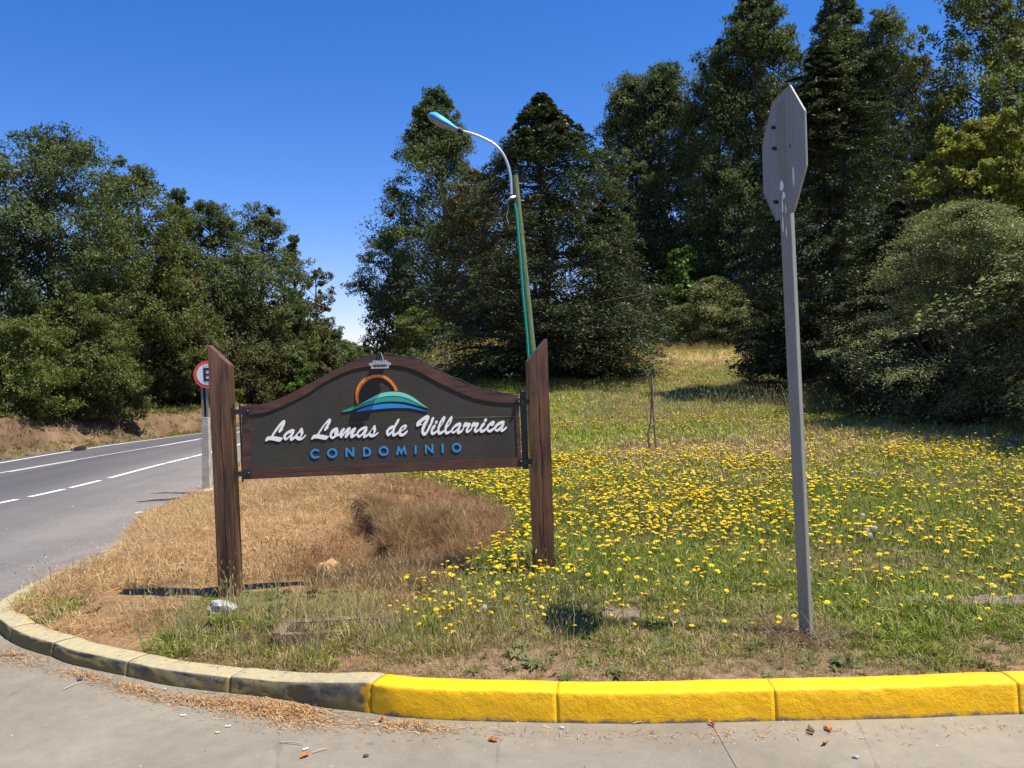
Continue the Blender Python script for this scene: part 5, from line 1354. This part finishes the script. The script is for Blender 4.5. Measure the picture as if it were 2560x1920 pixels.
# a far wood closing the horizon behind everything
def far_wood():
    r = np.random.default_rng(5); Ps = []; 
    for i in range(1500):
        a = r.uniform(-1.15, 1.25); R = r.uniform(110, 150)
        x, y = R * math.sin(a), R * math.cos(a)
        Ps.append((x, y))
    Ps = np.array(Ps); zg = G(Ps[:, 0], Ps[:, 1], False)
    k = 26; ci = np.repeat(np.arange(len(Ps)), k); N = len(ci)
    hh = r.uniform(3.5, 6.5, len(Ps))[ci]
    u = r.random(N)
    P = np.stack([Ps[ci, 0] + r.normal(0, 2.0, N) * (1 - .6 * u), Ps[ci, 1] + r.normal(0, 2.0, N), zg[ci] + hh * u], 1)
    D1 = rnd_unit(N, r); D2 = np.cross(D1, rnd_unit(N, r)); D2 /= np.linalg.norm(D2, axis=1)[:, None]
    V = leaves_np(P, D1, D2, r.uniform(.7, 1.3, N), r.uniform(.5, .9, N))
    me = mesh_np('distant_wood', V, np.arange(len(V), dtype=np.int32).reshape(-1, 3), False, {'tint': ('FLOAT', np.repeat(r.random(N), 3))})
    tag(link('distant_wood', me, FOL['bluegreen']), 'distant wood along the horizon', kind='stuff')
far_wood()

# ------------------------------------------------------------------ grass: tufts instanced on points (ground cover nobody could count)
assets = bpy.data.collections.new('tuft_sources')
def tuft(nb, h0, h1, spread, w, lean_, seed, mat, heads=None, coll=None):
    r = random.Random(seed); V = []; Fs = []
    for i in range(nb):
        a = r.uniform(0, 6.283); rr = r.uniform(0, spread); x, y = rr * math.cos(a), rr * math.sin(a)
        h = r.uniform(h0, h1); la = a + r.uniform(-.9, .9); ln = r.uniform(.1, 1) * lean_ * h
        ww = w * r.uniform(.7, 1.3); pa_ = r.uniform(0, 3.14); px, py = math.cos(pa_) * ww / 2, math.sin(pa_) * ww / 2
        b = len(V); dx, dy = math.cos(la) * ln, math.sin(la) * ln
        for (t, k) in ((0, 1), (.5, .85)):
            cx, cy, cz = x + dx * t ** 2, y + dy * t ** 2, h * t * (1.25 if lean_ > 1.5 else 1 - .1 * t * lean_)
            V += [(cx - px * k, cy - py * k, cz), (cx + px * k, cy + py * k, cz)]
        V.append((x + dx, y + dy, h * (max(.25, 1 - .25 * lean_))))
        Fs += [(b, b + 1, b + 3, b + 2), (b + 2, b + 3, b + 4)]
        if heads:
            hx, hy, hz = x + dx, y + dy, h * (1 - .25 * lean_)
            hl, hw = heads; b = len(V)
            V += [(hx - hw, hy, hz), (hx + hw, hy, hz), (hx + hw * .8 + dx * .1, hy, hz + hl * .7), (hx + dx * .15, hy, hz + hl), (hx - hw * .8 + dx * .1, hy, hz + hl * .7),
                  (hx, hy - hw, hz), (hx, hy + hw, hz), (hx + dx * .1, hy + hw * .8, hz + hl * .7), (hx + dx * .1, hy - hw * .8, hz + hl * .7)]
            Fs += [(b, b + 1, b + 2, b + 3, b + 4), (b + 5, b + 6, b + 7, b + 3, b + 8)]
    me = bpy.data.meshes.new('tuft'); me.from_pydata(V, [], Fs); me.materials.append(mat)
    o = bpy.data.objects.new('tuft', me); coll.objects.link(o); return o
def rosette(seed, mat, coll, n=9, ln=.09, wd=.03):
    r = random.Random(seed); V = []; Fs = []
    for i in range(n):
        a = 6.283 * i / n + r.uniform(-.3, .3); l = ln * r.uniform(.6, 1.2); w = wd * r.uniform(.7, 1.2)
        c, s_ = math.cos(a), math.sin(a); b = len(V)
        for (t, k, z) in ((.05, .15, .01), (.35, .7, .35), (.7, 1.0, .5), (1.0, .1, .35)):
            for sg in (-1, 1): V.append((c * l * t - s_ * sg * w / 2 * k, s_ * l * t + c * sg * w / 2 * k, z * l * .7 + .004))
        for q in range(3): Fs.append((b + 2 * q, b + 2 * q + 1, b + 2 * q + 3, b + 2 * q + 2))
    me = bpy.data.meshes.new('rosette'); me.from_pydata(V, [], Fs); me.materials.append(mat)
    o = bpy.data.objects.new('rosette', me); coll.objects.link(o); return o
MBLD = blade_mat('grass_blade_mat')
def coll(name): 
    c = bpy.data.collections.new(name); return c
cg = coll('green_tufts'); [tuft(17, .022, .065, .055, .0046, 1.3, i, MBLD, coll=cg) for i in range(4)]; [tuft(12, .05, .11, .035, .0042, .9, 20 + i, MBLD, coll=cg) for i in range(1)]
cf = coll('far_tufts'); [tuft(14, .05, .11, .09, .011, .9, 40 + i, MBLD, coll=cf) for i in range(4)]
cd = coll('straw_tufts'); [tuft(15, .03, .085, .09, .0034, 3.2, 60 + i, MBLD, coll=cd) for i in range(5)]; [tuft(7, .07, .16, .06, .0026, 2.4, 70 + i, MBLD, coll=cd) for i in range(2)]
ct = coll('tall_tufts'); [tuft(10, .35, .75, .12, .012, .35, 80 + i, MBLD, heads=(.08, .012), coll=ct) for i in range(3)]
cs = coll('stalks'); [tuft(4, .16, .36, .05, .0026, .45, 90 + i, MBLD, heads=(.022, .0032), coll=cs) for i in range(4)]
cr_ = coll('rosettes'); [rosette(i, MBLD, cr_) for i in range(4)]
cl_ = coll('litter_straws'); [tuft(5, .001, .004, .05, .003, .1, 120 + i, MBLD, coll=cl_) for i in range(1)]
def instancer(name, label, P, scl, rot, tint, colln, cat=None):
    me = bpy.data.meshes.new(name); n = len(P)
    me.vertices.add(n); me.vertices.foreach_set('co', np.asarray(P, np.float32).ravel())
    a = me.attributes.new('scl', 'FLOAT', 'POINT'); a.data.foreach_set('value', np.asarray(scl, np.float32))
    a = me.attributes.new('rot', 'FLOAT_VECTOR', 'POINT'); a.data.foreach_set('vector', np.asarray(rot, np.float32).ravel())
    a = me.attributes.new('tint', 'FLOAT_COLOR', 'POINT'); a.data.foreach_set('color', np.concatenate([tint, np.ones((n, 1))], 1).astype(np.float32).ravel())
    a = me.attributes.new('pick', 'INT', 'POINT'); a.data.foreach_set('value', rng.integers(0, 1000, n).astype(np.int32))
    o = bpy.data.objects.new(name, me); COL.objects.link(o); tag(o, label, kind='stuff')
    ng = bpy.data.node_groups.new(name, 'GeometryNodeTree')
    ng.interface.new_socket('Geometry', in_out='INPUT', socket_type='NodeSocketGeometry'); ng.interface.new_socket('Geometry', in_out='OUTPUT', socket_type='NodeSocketGeometry')
    N = ng.nodes; Lk = ng.links
    gi = N.new('NodeGroupInput'); go = N.new('NodeGroupOutput')
    ci = N.new('GeometryNodeCollectionInfo'); ci.inputs[0].default_value = colln; ci.inputs['Separate Children'].default_value = True; ci.inputs['Reset Children'].default_value = True
    ip = N.new('GeometryNodeInstanceOnPoints'); ip.inputs['Pick Instance'].default_value = True
    def na(nm, t):
        q = N.new('GeometryNodeInputNamedAttribute'); q.data_type = t; q.inputs[0].default_value = nm; return [s_ for s_ in q.outputs if s_.enabled][0]
    er = N.new('FunctionNodeEulerToRotation'); Lk.new(na('rot', 'FLOAT_VECTOR'), er.inputs[0])
    Lk.new(gi.outputs[0], ip.inputs['Points']); Lk.new(ci.outputs[0], ip.inputs['Instance']); Lk.new(na('pick', 'INT'), ip.inputs['Instance Index'])
    Lk.new(er.outputs[0], ip.inputs['Rotation']); Lk.new(na('scl', 'FLOAT'), ip.inputs['Scale']); Lk.new(ip.outputs[0], go.inputs[0])
    md = o.modifiers.new('scatter', 'NODES'); md.node_group = ng
    return o
def scatter(n, x0, x1, y0, y1):
    x = rng.uniform(x0, x1, n); y = rng.uniform(y0, y1, n)
    m = np.abs(x) < (y * .68 + .9)                    # keep what stands near the view
    m &= in_poly(x, y, VERGE) & (dist_line(x, y, BND[:NK]) > .175) & (dist_line(x, y, BND[NK - 1:]) > .03)
    return x[m], y[m]
def clear_things(x, y):
    m = ~((np.abs(x - dr.location.x) < gw / 2 + .03) & ((y - dr.location.y > -gd * .18) & (y - dr.location.y < gd / 2 + .03)))
    return m
gcols = np.array([[.20, .245, .030], [.26, .335, .036], [.155, .205, .032], [.38, .37, .085]])
dcols = np.array([[.50, .31, .135], [.62, .42, .20], [.38, .215, .10], [.70, .52, .28]])
bcols = np.array([[.40, .28, .14], [.52, .385, .20], [.36, .30, .12]])
def pick_cols(tab, n): 
    a = tab[rng.integers(0, len(tab), n)]; b = tab[rng.integers(0, len(tab), n)]; t = rng.random((n, 1)); return a * t + b * (1 - t)
def rots(n, tilt=.25): return np.stack([rng.normal(0, tilt, n), rng.normal(0, tilt, n), rng.uniform(0, 6.283, n)], 1)
# near green
x, y = scatter(150000, -6, 9, 3.6, 9.5)
d_, g_, b_ = zones(x, y); dk = dist_line(x, y, BND[:NK])
keep = (rng.random(len(x)) < np.clip(g_ * .95, .10, 1) * (1 - .40 * b_)) & clear_things(x, y) & (d_ < .6)
lx_ = (x + 1.88) * .9934 + (y - 5.46) * .1149; ls_ = -(x + 1.88) * .1149 + (y - 5.46) * .9934
keep &= ~((ls_ > .06) & (ls_ < .40) & (lx_ > -.95) & (lx_ < 1.8))
x, y, b_, g_ = x[keep], y[keep], b_[keep], g_[keep]; n = len(x)
lushn = fbm(x * .9 + 3, y * .9, 4)
isg = rng.random(n) < np.clip(.46 + .50 * g_ - .75 * b_ + 1.5 * lushn - .12 * sstep(5.0, 4.2, y) - .22 * (x < -.8), .06, .95)
t = np.where(isg[:, None], pick_cols(gcols, n), pick_cols(bcols, n))
scl = (.65 + .9 * np.clip(lushn + .35, 0, 1)) * rng.uniform(.6, 1.3, n) * (1 - .45 * b_)
lx_ = (x + 1.88) * .9934 + (y - 5.46) * .1149; ls_ = -(x + 1.88) * .1149 + (y - 5.46) * .9934
scl = scl * np.where((ls_ > -.55) & (ls_ < .4) & (lx_ > -1.0) & (lx_ < 1.5), .34, 1.0)
instancer('meadow_grass', 'short green and browning grass of the verge', np.stack([x, y, G(x, y)], 1), scl, rots(n), t, cg)
# mid & far green
x, y = scatter(120000, -12, 22, 9.3, 34)
d_, g_, b_ = zones(x, y); keep = (rng.random(len(x)) < np.clip(g_ + .2, .15, 1) * (1 - .6 * b_) * np.clip(1.35 - y / 40, .2, 1))
x, y, g_, b_, d_ = x[keep], y[keep], g_[keep], b_[keep], d_[keep]; n = len(x)
ln_ = fbm(x * .35 + 3, y * .35, 4)
isg = rng.random(n) < np.clip(.62 + 1.3 * ln_ - .6 * b_ - .6 * d_, .05, .95)
t = np.where(isg[:, None], pick_cols(gcols * 1.3, n), pick_cols(np.array([[.50, .37, .18], [.44, .36, .13], [.56, .43, .22]]), n))
instancer('meadow_grass', 'grass of the meadow further up the slope', np.stack([x, y, G(x, y)], 1), rng.uniform(.6, 1.25, n) * (.75 + y / 30), rots(n), t, cf)
# dry straw
x, y = scatter(150000, -9, 2, 5, 16)
d_, g_, b_ = zones(x, y); lx_ = (x + 1.88) * .9934 + (y - 5.46) * .1149; ls_ = -(x + 1.88) * .1149 + (y - 5.46) * .9934
keep = (d_ > .5) & (rng.random(len(x)) < np.clip(.70 + 2.4 * fbm(x * 1.8, y * 1.8), .08, 1)) & ~((ls_ > -.25) & (ls_ < .40) & (lx_ > -.95) & (lx_ < 1.6)); x, y = x[keep], y[keep]; n = len(x)
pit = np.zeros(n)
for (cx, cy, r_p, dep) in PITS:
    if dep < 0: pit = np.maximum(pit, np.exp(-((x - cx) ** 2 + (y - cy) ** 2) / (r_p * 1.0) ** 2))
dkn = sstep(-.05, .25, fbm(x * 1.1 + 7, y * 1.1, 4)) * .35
t = pick_cols(dcols, n) * (1 - .35 * dkn[:, None]) * (1 - .75 * pit[:, None])  # last factor paints the pits' shade into the straw tint
brown = (x > hit(750, 1150)[0] + .3 * fbm(x * 3, y * 3)) & (rng.random(n) < .75)
t = np.where(brown[:, None], t * np.array([.56, .46, .42]), t)
dsc = np.minimum(dist_line(x, y, SCARP), dist_line(x, y, SC2)); keep = (rng.random(n) > pit * .75) & ((dsc > .09) | (rng.random(n) < .2))
x, y, t = x[keep], y[keep], t[keep]; n = len(x)
instancer('dry_grass', 'bleached dry grass matted under and behind the sign', np.stack([x, y, G(x, y)], 1), rng.uniform(.55, 1.3, n), rots(n, .45), t, cd)
cb_ = coll('brush_tufts'); [tuft(14, .10, .24, .05, .0028, .8, 140 + i, MBLD, coll=cb_) for i in range(4)]
x, y = scatter(60000, -1.9, .2, 5.4, 8.6)
dsc = np.minimum(dist_line(x, y, SCARP), dist_line(x, y, SC2)); d_, g_, b_ = zones(x, y)
kk = (rng.random(len(x)) < .42 * np.exp(-dsc / .11) + .05 * (x > hit(800, 1150)[0])) & (d_ > .5); x, y, dsc = x[kk], y[kk], dsc[kk]; n = len(x)
instancer('dead_brush', 'dark brown dead brush along the edge of the ditch', np.stack([x, y, G(x, y)], 1), rng.uniform(.4, 1.0, n), rots(n, .45), pick_cols(np.array([[.38, .22, .115], [.50, .31, .16], [.26, .155, .08], [.34, .30, .12]]), n), cb_)
# tan tall grass on the hill
x, y = scatter(26000, -14, 26, 26, 62)
d_, g_, b_ = zones(x, y); keep = (rng.random(len(x)) < d_ * .9) & ((x < 0) | (y > 34)); x, y = x[keep], y[keep]; n = len(x)
sc_t = np.where(x < 0, 1.0, .55) * rng.uniform(.6, 1.2, n)
instancer('tall_grass', 'tall straw-coloured grass on the hill behind the board', np.stack([x, y, G(x, y)], 1), sc_t, rots(n, .12), pick_cols(np.array([[.52, .39, .17], [.60, .46, .22], [.42, .37, .13], [.36, .38, .10]]), n), ct)
# seed stalks near the kerb, the sign and in front of the dark shade
x, y = scatter(3400, -3.8, 2.0, 3.9, 6.2)
pr = sstep(1.7, .3, np.hypot(x + .9, (y - 4.6) * 1.2)) * .9 + sstep(.9, .2, np.hypot(x + 1.95, y - 5.2)) * .9 + .06
ls_ = -(x + 1.88) * .1149 + (y - 5.46) * .9934
keep = (rng.random(len(x)) < pr) & ~((ls_ > -.5) & (ls_ < .5) & (x > -2.8) & (rng.random(len(x)) < .8)); x, y = x[keep], y[keep]
xa, ya = scatter(2500, 1.5, 8, 15.5, 19.5)
kk = rng.random(len(xa)) < .16; xa, ya = xa[kk], ya[kk]
xs_, ys_ = np.concatenate([x, xa]), np.concatenate([y, ya]); n = len(xs_)
instancer('seed_stalks', 'thin grass stalks with brown seed heads', np.stack([xs_, ys_, G(xs_, ys_)], 1), np.concatenate([rng.uniform(.5, 1.15, len(x)) * np.where((-(x + 1.88) * .1149 + (y - 5.46) * .9934 > -.45) & (x > -1.55), .35, 1.0), rng.uniform(1.2, 2.2, len(xa))]), rots(n, .16), pick_cols(np.array([[.38, .33, .15], [.42, .28, .14], [.28, .29, .11]]), n), cs)
# broad-leaved weeds
x, y = scatter(3600, -4, 7, 3.8, 8); d_, g_, b_ = zones(x, y)
keep = (d_ < .5) & (rng.random(len(x)) < .8 * np.clip(.45 + 2.2 * fbm(x * 1.4 + 30, y * 1.4), .05, 1)) & clear_things(x, y); x, y = x[keep], y[keep]; n = len(x)
instancer('weeds', 'broad-leaved weeds among the grass', np.stack([x, y, G(x, y)], 1), rng.uniform(.30, .75, n), rots(n, .3), pick_cols(np.array([[.12, .15, .035], [.17, .19, .07], [.09, .12, .03]]), n), cr_)

# litter: straw swept against the kerb foot
def straw_litter():
    V = []; Fs = []; T_ = []
    r = random.Random(4)
    spots = [(575, 1534, .25, .07, 900), (640, 1548, .16, .07, 420), (430, 1520, .22, .04, 330), (290, 1492, .16, .035, 260), (180, 1462, .14, .03, 170), (60, 1432, .13, .05, 120), (880, 1560 + 14, .13, .035, 220), (20, 1418, .10, .04, 80), (1050, 1585, .8, .03, 60), (1700, 1590, .9, .03, 90)]
    for (a, b, rx, ry, n) in spots:
        c = hit_fn(a, b, lambda x, y: 0 * x)
        k = int(np.argmin(((KL - c[:2]) ** 2).sum(1))); tx, ty = T[k]
        for i in range(int(n * 2.6)):
            u = r.gauss(0, rx); v = r.gauss(0, ry)
            x, y = c[0] + tx * u - ty * v, c[1] + ty * u + tx * v
            if dist_line(np.array([x]), np.array([y]), KSIMP)[0] < .012 or in_poly(np.array([x]), np.array([y]), VERGE)[0]: continue
            ln = r.uniform(.006, .034); an = r.uniform(0, 3.14); dz = r.uniform(.0, .012) * math.exp(-(u / rx) ** 2); z = .005 + r.random() * .020 * math.exp(-(u / rx) ** 2 - (v / ry) ** 2)
            w = r.uniform(.0008, .0018); ca_, sa_ = math.cos(an), math.sin(an); q = len(V)
            V += [(x - ca_ * ln / 2 - sa_ * w, y - sa_ * ln / 2 + ca_ * w, z), (x - ca_ * ln / 2 + sa_ * w, y - sa_ * ln / 2 - ca_ * w, z + .001), (x + ca_ * ln / 2 + sa_ * w, y + sa_ * ln / 2 - ca_ * w, z + dz + .001), (x + ca_ * ln / 2 - sa_ * w, y + sa_ * ln / 2 + ca_ * w, z + dz)]
            Fs.append((q, q + 1, q + 2, q + 3)); T_ += [r.random()] * 4
    me = mesh_np('straw_litter', V, Fs, False, {'tint': ('FLOAT', T_)})
    tag(link('straw_litter', me, foliage('straw_litter_mat', [(0, (.20, .085, .035)), (.45, (.38, .20, .08)), (1, (.56, .38, .18))], .8, .05, .1)), 'loose straw and dry needles swept against the kerb foot', kind='stuff')
straw_litter()
def grit():
    r = np.random.default_rng(9); n = 5200
    x = r.uniform(-4, 4.5, n); y = r.uniform(1.9, 5.4, n)
    x2 = r.uniform(-8, -3.6, 3500); y2 = r.uniform(5.5, 17, 3500)
    x = np.concatenate([x, x2]); y = np.concatenate([y, y2]); m = ~in_poly(x, y, VERGE); x, y = x[m], y[m]; n = len(x)
    dk = dist_line(x, y, KSIMP); keep = r.random(n) < np.where(y < 5.5, .25 + .75 * np.exp(-dk / .35), .8); x, y = x[keep], y[keep]; n = len(x)
    s_ = r.uniform(.0016, .0042, n) * (1 + (r.random(n) > .96) * 1.0) * np.where(y > 5.5, 1.9, 1)
    z = np.where((x > -4) & (y < 5.35), .004, Hroad(x, y))
    P = np.stack([x, y, z], 1); o = np.array([[1, 0, 0], [-.5, .87, 0], [-.5, -.87, 0], [.1, 0, 1.1]])
    ang = r.uniform(0, 6.28, n); c, s1 = np.cos(ang), np.sin(ang)
    V = np.stack([np.stack([P[:, 0] + s_ * (o[k, 0] * c - o[k, 1] * s1), P[:, 1] + s_ * (o[k, 0] * s1 + o[k, 1] * c), P[:, 2] + s_ * o[k, 2]], 1) for k in range(4)], 1).reshape(-1, 3)
    b = np.arange(n)[:, None] * 4; Fc_ = np.concatenate([b + [0, 1, 3], b + [1, 2, 3], b + [2, 0, 3]])
    me = mesh_np('grit', V, Fc_, False, {'tint': ('FLOAT', np.repeat(r.random(n), 4))})
    tag(link('grit', me, foliage('grit_mat', [(0, (.08, .05, .035)), (.5, (.26, .20, .15)), (1, (.50, .47, .42))], .9, .0, .1)), 'loose grit on the road surfaces', kind='stuff')
grit()
# low greenery and debris on the cut bank
def bank_bits():
    r = np.random.default_rng(77); n = 9000
    k = r.integers(0, len(FAR) - 1, n); f = r.random(n)[:, None]
    P = FAR[k] * (1 - f) + FAR[k + 1] * f; Tn = FAR[k + 1] - FAR[k]; Tn /= np.linalg.norm(Tn, axis=1)[:, None]
    off = r.uniform(.4, 5.5, n); P = P + np.stack([-Tn[:, 1], Tn[:, 0]], 1) * off[:, None]
    m = (P[:, 1] > 14) & (P[:, 1] < 60) & in_poly(P[:, 0], P[:, 1], LEFT); P = P[m]; off = off[m]
    nn = fbm(P[:, 0] * .7, P[:, 1] * .7); m = r.random(len(P)) < np.where(off < 1.1, .8, np.where(off > 2.6, .8, .22 + .6 * (nn > .06))); P = P[m]; off = off[m]; n = len(P)
    t = np.where((r.random(n) < .45)[:, None], pick_cols(gcols, n), pick_cols(np.array([[.34, .22, .10], [.25, .16, .08]]), n))
    instancer('bank_weeds', 'weeds and dry tufts on the cut earth bank', np.stack([P[:, 0], P[:, 1], G(P[:, 0], P[:, 1])], 1), r.uniform(.8, 2.2, n) * np.where(off > 2.6, 1.6, 1.0), rots(n), t, cf)
bank_bits()

# ------------------------------------------------------------------ flowers
MPET = NT('petal_mat'); MPET = MPET.fin(MPET.mix(MPET.objrand(), (.86, .56, .008), (.92, .70, .012)), .6, .2)
MSTEM = plain('stem_mat', (.11, .15, .04), .6)
MCEN = plain('flower_centre_mat', (.62, .33, .01), .8)
def flower_mesh(seed, h, R, np_=13, tiltx=.25):
    r = random.Random(seed); V = []; Fs = []; mi = []
    bx_, by_ = r.uniform(-.03, .03), r.uniform(-.03, .03)
    # stem
    for (z, k) in ((0, 0), (h * .5, .35), (h, 1)):
        for j in range(3): V.append((bx_ * k + .0016 * math.cos(j * 2.1), by_ * k + .0016 * math.sin(j * 2.1), z))
    for i in range(2):
        for j in range(3): Fs.append((i * 3 + j, i * 3 + (j + 1) % 3, i * 3 + 3 + (j + 1) % 3, i * 3 + 3 + j)); mi.append(1)
    Rm = Matrix.Rotation(r.uniform(-tiltx, tiltx), 3, 'X') @ Matrix.Rotation(r.uniform(-tiltx, tiltx), 3, 'Y')
    c = Vector((bx_, by_, h))
    def A(p): V.append(tuple(c + Rm @ Vector(p))); return len(V) - 1
    for layer, (rr, z) in enumerate(((R, .002), (R * .66, .0055))):
        for k in range(np_):
            a = 6.283 * (k + .5 * layer) / np_ + r.uniform(-.1, .1); w = 2.6 * rr / np_; l = rr * r.uniform(.88, 1.08)
            ca_, sa_ = math.cos(a), math.sin(a)
            q = [A((ca_ * rr * .18 - sa_ * w * .25, sa_ * rr * .18 + ca_ * w * .25, z)), A((ca_ * rr * .18 + sa_ * w * .25, sa_ * rr * .18 - ca_ * w * .25, z)), A((ca_ * l + sa_ * w * .5, sa_ * l - ca_ * w * .5, z + rr * .12)), A((ca_ * l - sa_ * w * .5, sa_ * l + ca_ * w * .5, z + rr * .14))]
            Fs.append(tuple(q)); mi.append(0)
    b = [A((R * .22 * math.cos(6.283 * k / 6), R * .22 * math.sin(6.283 * k / 6), .007)) for k in range(6)]; t = A((0, 0, .010))
    for k in range(6): Fs.append((b[k], b[(k + 1) % 6], t)); mi.append(2)
    b2 = [A((R * .3 * math.cos(6.283 * k / 5), R * .3 * math.sin(6.283 * k / 5), .001)) for k in range(5)]; t = A((0, 0, -.012))
    for k in range(5): Fs.append((b2[(k + 1) % 5], b2[k], t)); mi.append(1)
    me = bpy.data.meshes.new('hawkbit_flower'); me.from_pydata(V, [], Fs)
    me.materials.append(MPET); me.materials.append(MSTEM); me.materials.append(MCEN)
    me.polygons.foreach_set('material_index', mi)
    return me
FM = [flower_mesh(i, random.uniform(.09, .2), random.uniform(.011, .0165), tiltx=.5) for i in range(10)]
fcx, fcy = hit(1080, 1240)[:2]
x = rng.uniform(-2.5, 13, 170000); y = rng.uniform(4.0, 27, 170000)
m = (np.abs(x) < y * .66 + .5) & in_poly(x, y, VERGE) & (dist_line(x, y, BND[:NK]) > .22) & ~in_poly(x, y, DRY); x, y = x[m], y[m]
nf = fbm(x * .55 + 11, y * .55, 4); nf2 = fbm(x * 2.2, y * 2.2, 3)
left = hit(960, 1150)[0]
dens = .035 * sstep(4.0, 5.2, y)
dens = dens + 1.15 * sstep(5.3, 7.4, y - .5 * sstep(4, 8, x)) * sstep(13.2, 11.6, y + .16 * np.clip(x, 0, 9) + 2.2 * nf) * np.clip(1.12 - .14 * np.clip(x, 0, 9), .16, 1) * np.clip(.65 + 2.2 * nf, .1, 1.3)
dens = dens + .9 * np.exp(-((x - fcx) ** 2 / .30 + (y - fcy - .05) ** 2 / .32)) + .50 * np.exp(-((x - fcx + .05) ** 2 / .25 + (y - 4.9) ** 2 / .20)) + .16 * sstep(4.0, 4.4, y) * (x > -.7)
dens = dens * np.clip(.9 + 2.0 * nf2, .15, 2)
dens = np.where(y > 12.2, .10 * np.clip(.6 + 3 * nf, 0, 1.5) * sstep(27, 16, y) + .12 * np.exp(-((y - 16.2) / 1.2) ** 2), dens)
dens = np.where((x < left - .1) & (y < 9.6), dens * .04, dens)
dens = np.where((x < -.9) & (y < 6), .004, dens)
keep = (rng.random(len(x)) < np.clip(dens, 0, 1) * .78) & clear_things(x, y)
print('flowers', keep.sum())
x, y = x[keep], y[keep]
z = G(x, y)
order = np.argsort(np.hypot(x, y)); x, y, z = x[order], y[order], z[order]
xs_post, ys_post = SP[0], SP[1]
for i in range(min(300, len(x))):
    o = bpy.data.objects.new('hawkbit_flower', FM[i % len(FM)]); COL.objects.link(o)
    o.location = (float(x[i]), float(y[i]), float(z[i])); s1 = random.uniform(.7, 1.15); o.scale = (s1, s1, s1 * random.uniform(.65, 1.1)); o.rotation_euler = (0, 0, random.uniform(0, 6.28))
    tag(o, 'yellow hawkbit flower on a thin stem in the grass behind the kerb', 'flower', 'yellow hawkbit flowers in the near grass')
cfl = coll('flower_sources')
for i in range(4):
    o = bpy.data.objects.new('flower_source', flower_mesh(100 + i, .11, .0140, 9)); cfl.objects.link(o)
x, y, z = x[300:], y[300:], z[300:]; n = len(x)
instancer('hawkbit_meadow', 'mass of yellow hawkbit flowers across the meadow', np.stack([x, y, z], 1), rng.uniform(.85, 1.4, n), rots(n, .12), np.ones((n, 3)), cfl)
MCLK = plain('seed_head_mat', (.62, .58, .50), .9, .1, 0, .1)
for i, (a, b, lab) in enumerate(((1870, 1168, 'fluffy seed head right of the stop sign, lowest of the cluster'), (1876, 1178, 'fluffy seed head touching the lowest one right of the stop sign'), (1887, 1160, 'fluffy seed head to the upper right of the pair right of the stop sign'), (1861, 1130, 'single fluffy seed head above the cluster right of the stop sign'), (1042, 1340, 'beige seed head among flowers left of the octagon shadow'))):
    p = hit(a, b + 18); o = empty('seed_head', (p[0], p[1], g1(p[0], p[1]))); tag(o, lab, 'seed head')
    MB().tube([(0, 0, 0), (.01, 0, .07), (.012, 0, .12)], .0015, 4).build('stem', MSTEM, o)
    m = MB()
    for k in range(110):
        zz = 1 - 2 * (k + .5) / 110; rr_ = math.sqrt(1 - zz * zz); th = k * 2.39996; d = Vector((rr_ * math.cos(th), rr_ * math.sin(th), zz)); c_ = Vector((.012, 0, .13)); e_ = c_ + d * .019
        u1 = d.orthogonal().normalized(); w1 = d.cross(u1)
        m.add([c_ + u1 * .0004, c_ - u1 * .0004, e_], [(0, 1, 2)]); m.add([e_ + u1 * .003, e_ + w1 * .003, e_ - u1 * .003, e_ - w1 * .003], [(0, 1, 2, 3)])
    m.build('fluff', MCLK, o)
x = bx + rng.normal(0, .16, 260); y = by - .03 + rng.normal(0, .09, 260); n = len(x)
instancer('dead_thatch', 'dead brown thatch round the foot of the stop sign post', np.stack([x, y, G(x, y)], 1), rng.uniform(.4, .9, n), rots(n, .4), pick_cols(np.array([[.34, .23, .14], [.26, .17, .10], [.44, .33, .20]]), n), cd)
# pale umbels on the hill crest
x, y = scatter(900, -9, 1, 28, 40); n = len(x)
kk = rng.random(n) < .12; x, y = x[kk], y[kk]; n = len(x)
cum = coll('umbels')
um = bpy.data.meshes.new('umbel'); V = []; Fs = []
for j in range(3): V.append((.006 * math.cos(j * 2.1), .006 * math.sin(j * 2.1), 0))
V.append((0, 0, .95)); Fs += [(0, 1, 3), (1, 2, 3), (2, 0, 3)]
for k in range(14):
    a = k * 2.4; rr = .016 * math.sqrt(k) * 1.3; b = len(V); cx, cy, cz = rr * math.cos(a), rr * math.sin(a), .96 + .004 * math.sin(k)
    V += [(cx - .012, cy - .012, cz), (cx + .012, cy - .012, cz), (cx + .012, cy + .012, cz + .006), (cx - .012, cy + .012, cz + .006)]; Fs.append((b, b + 1, b + 2, b + 3))
um.from_pydata(V, [], Fs); um.materials.append(MBLD)
cum.objects.link(bpy.data.objects.new('umbel', um))
instancer('wild_carrot', 'white umbel flowers standing above the hill grass', np.stack([x, y, G(x, y)], 1), rng.uniform(.6, 1.1, n), rots(n, .1), np.full((n, 3), .62), cum)
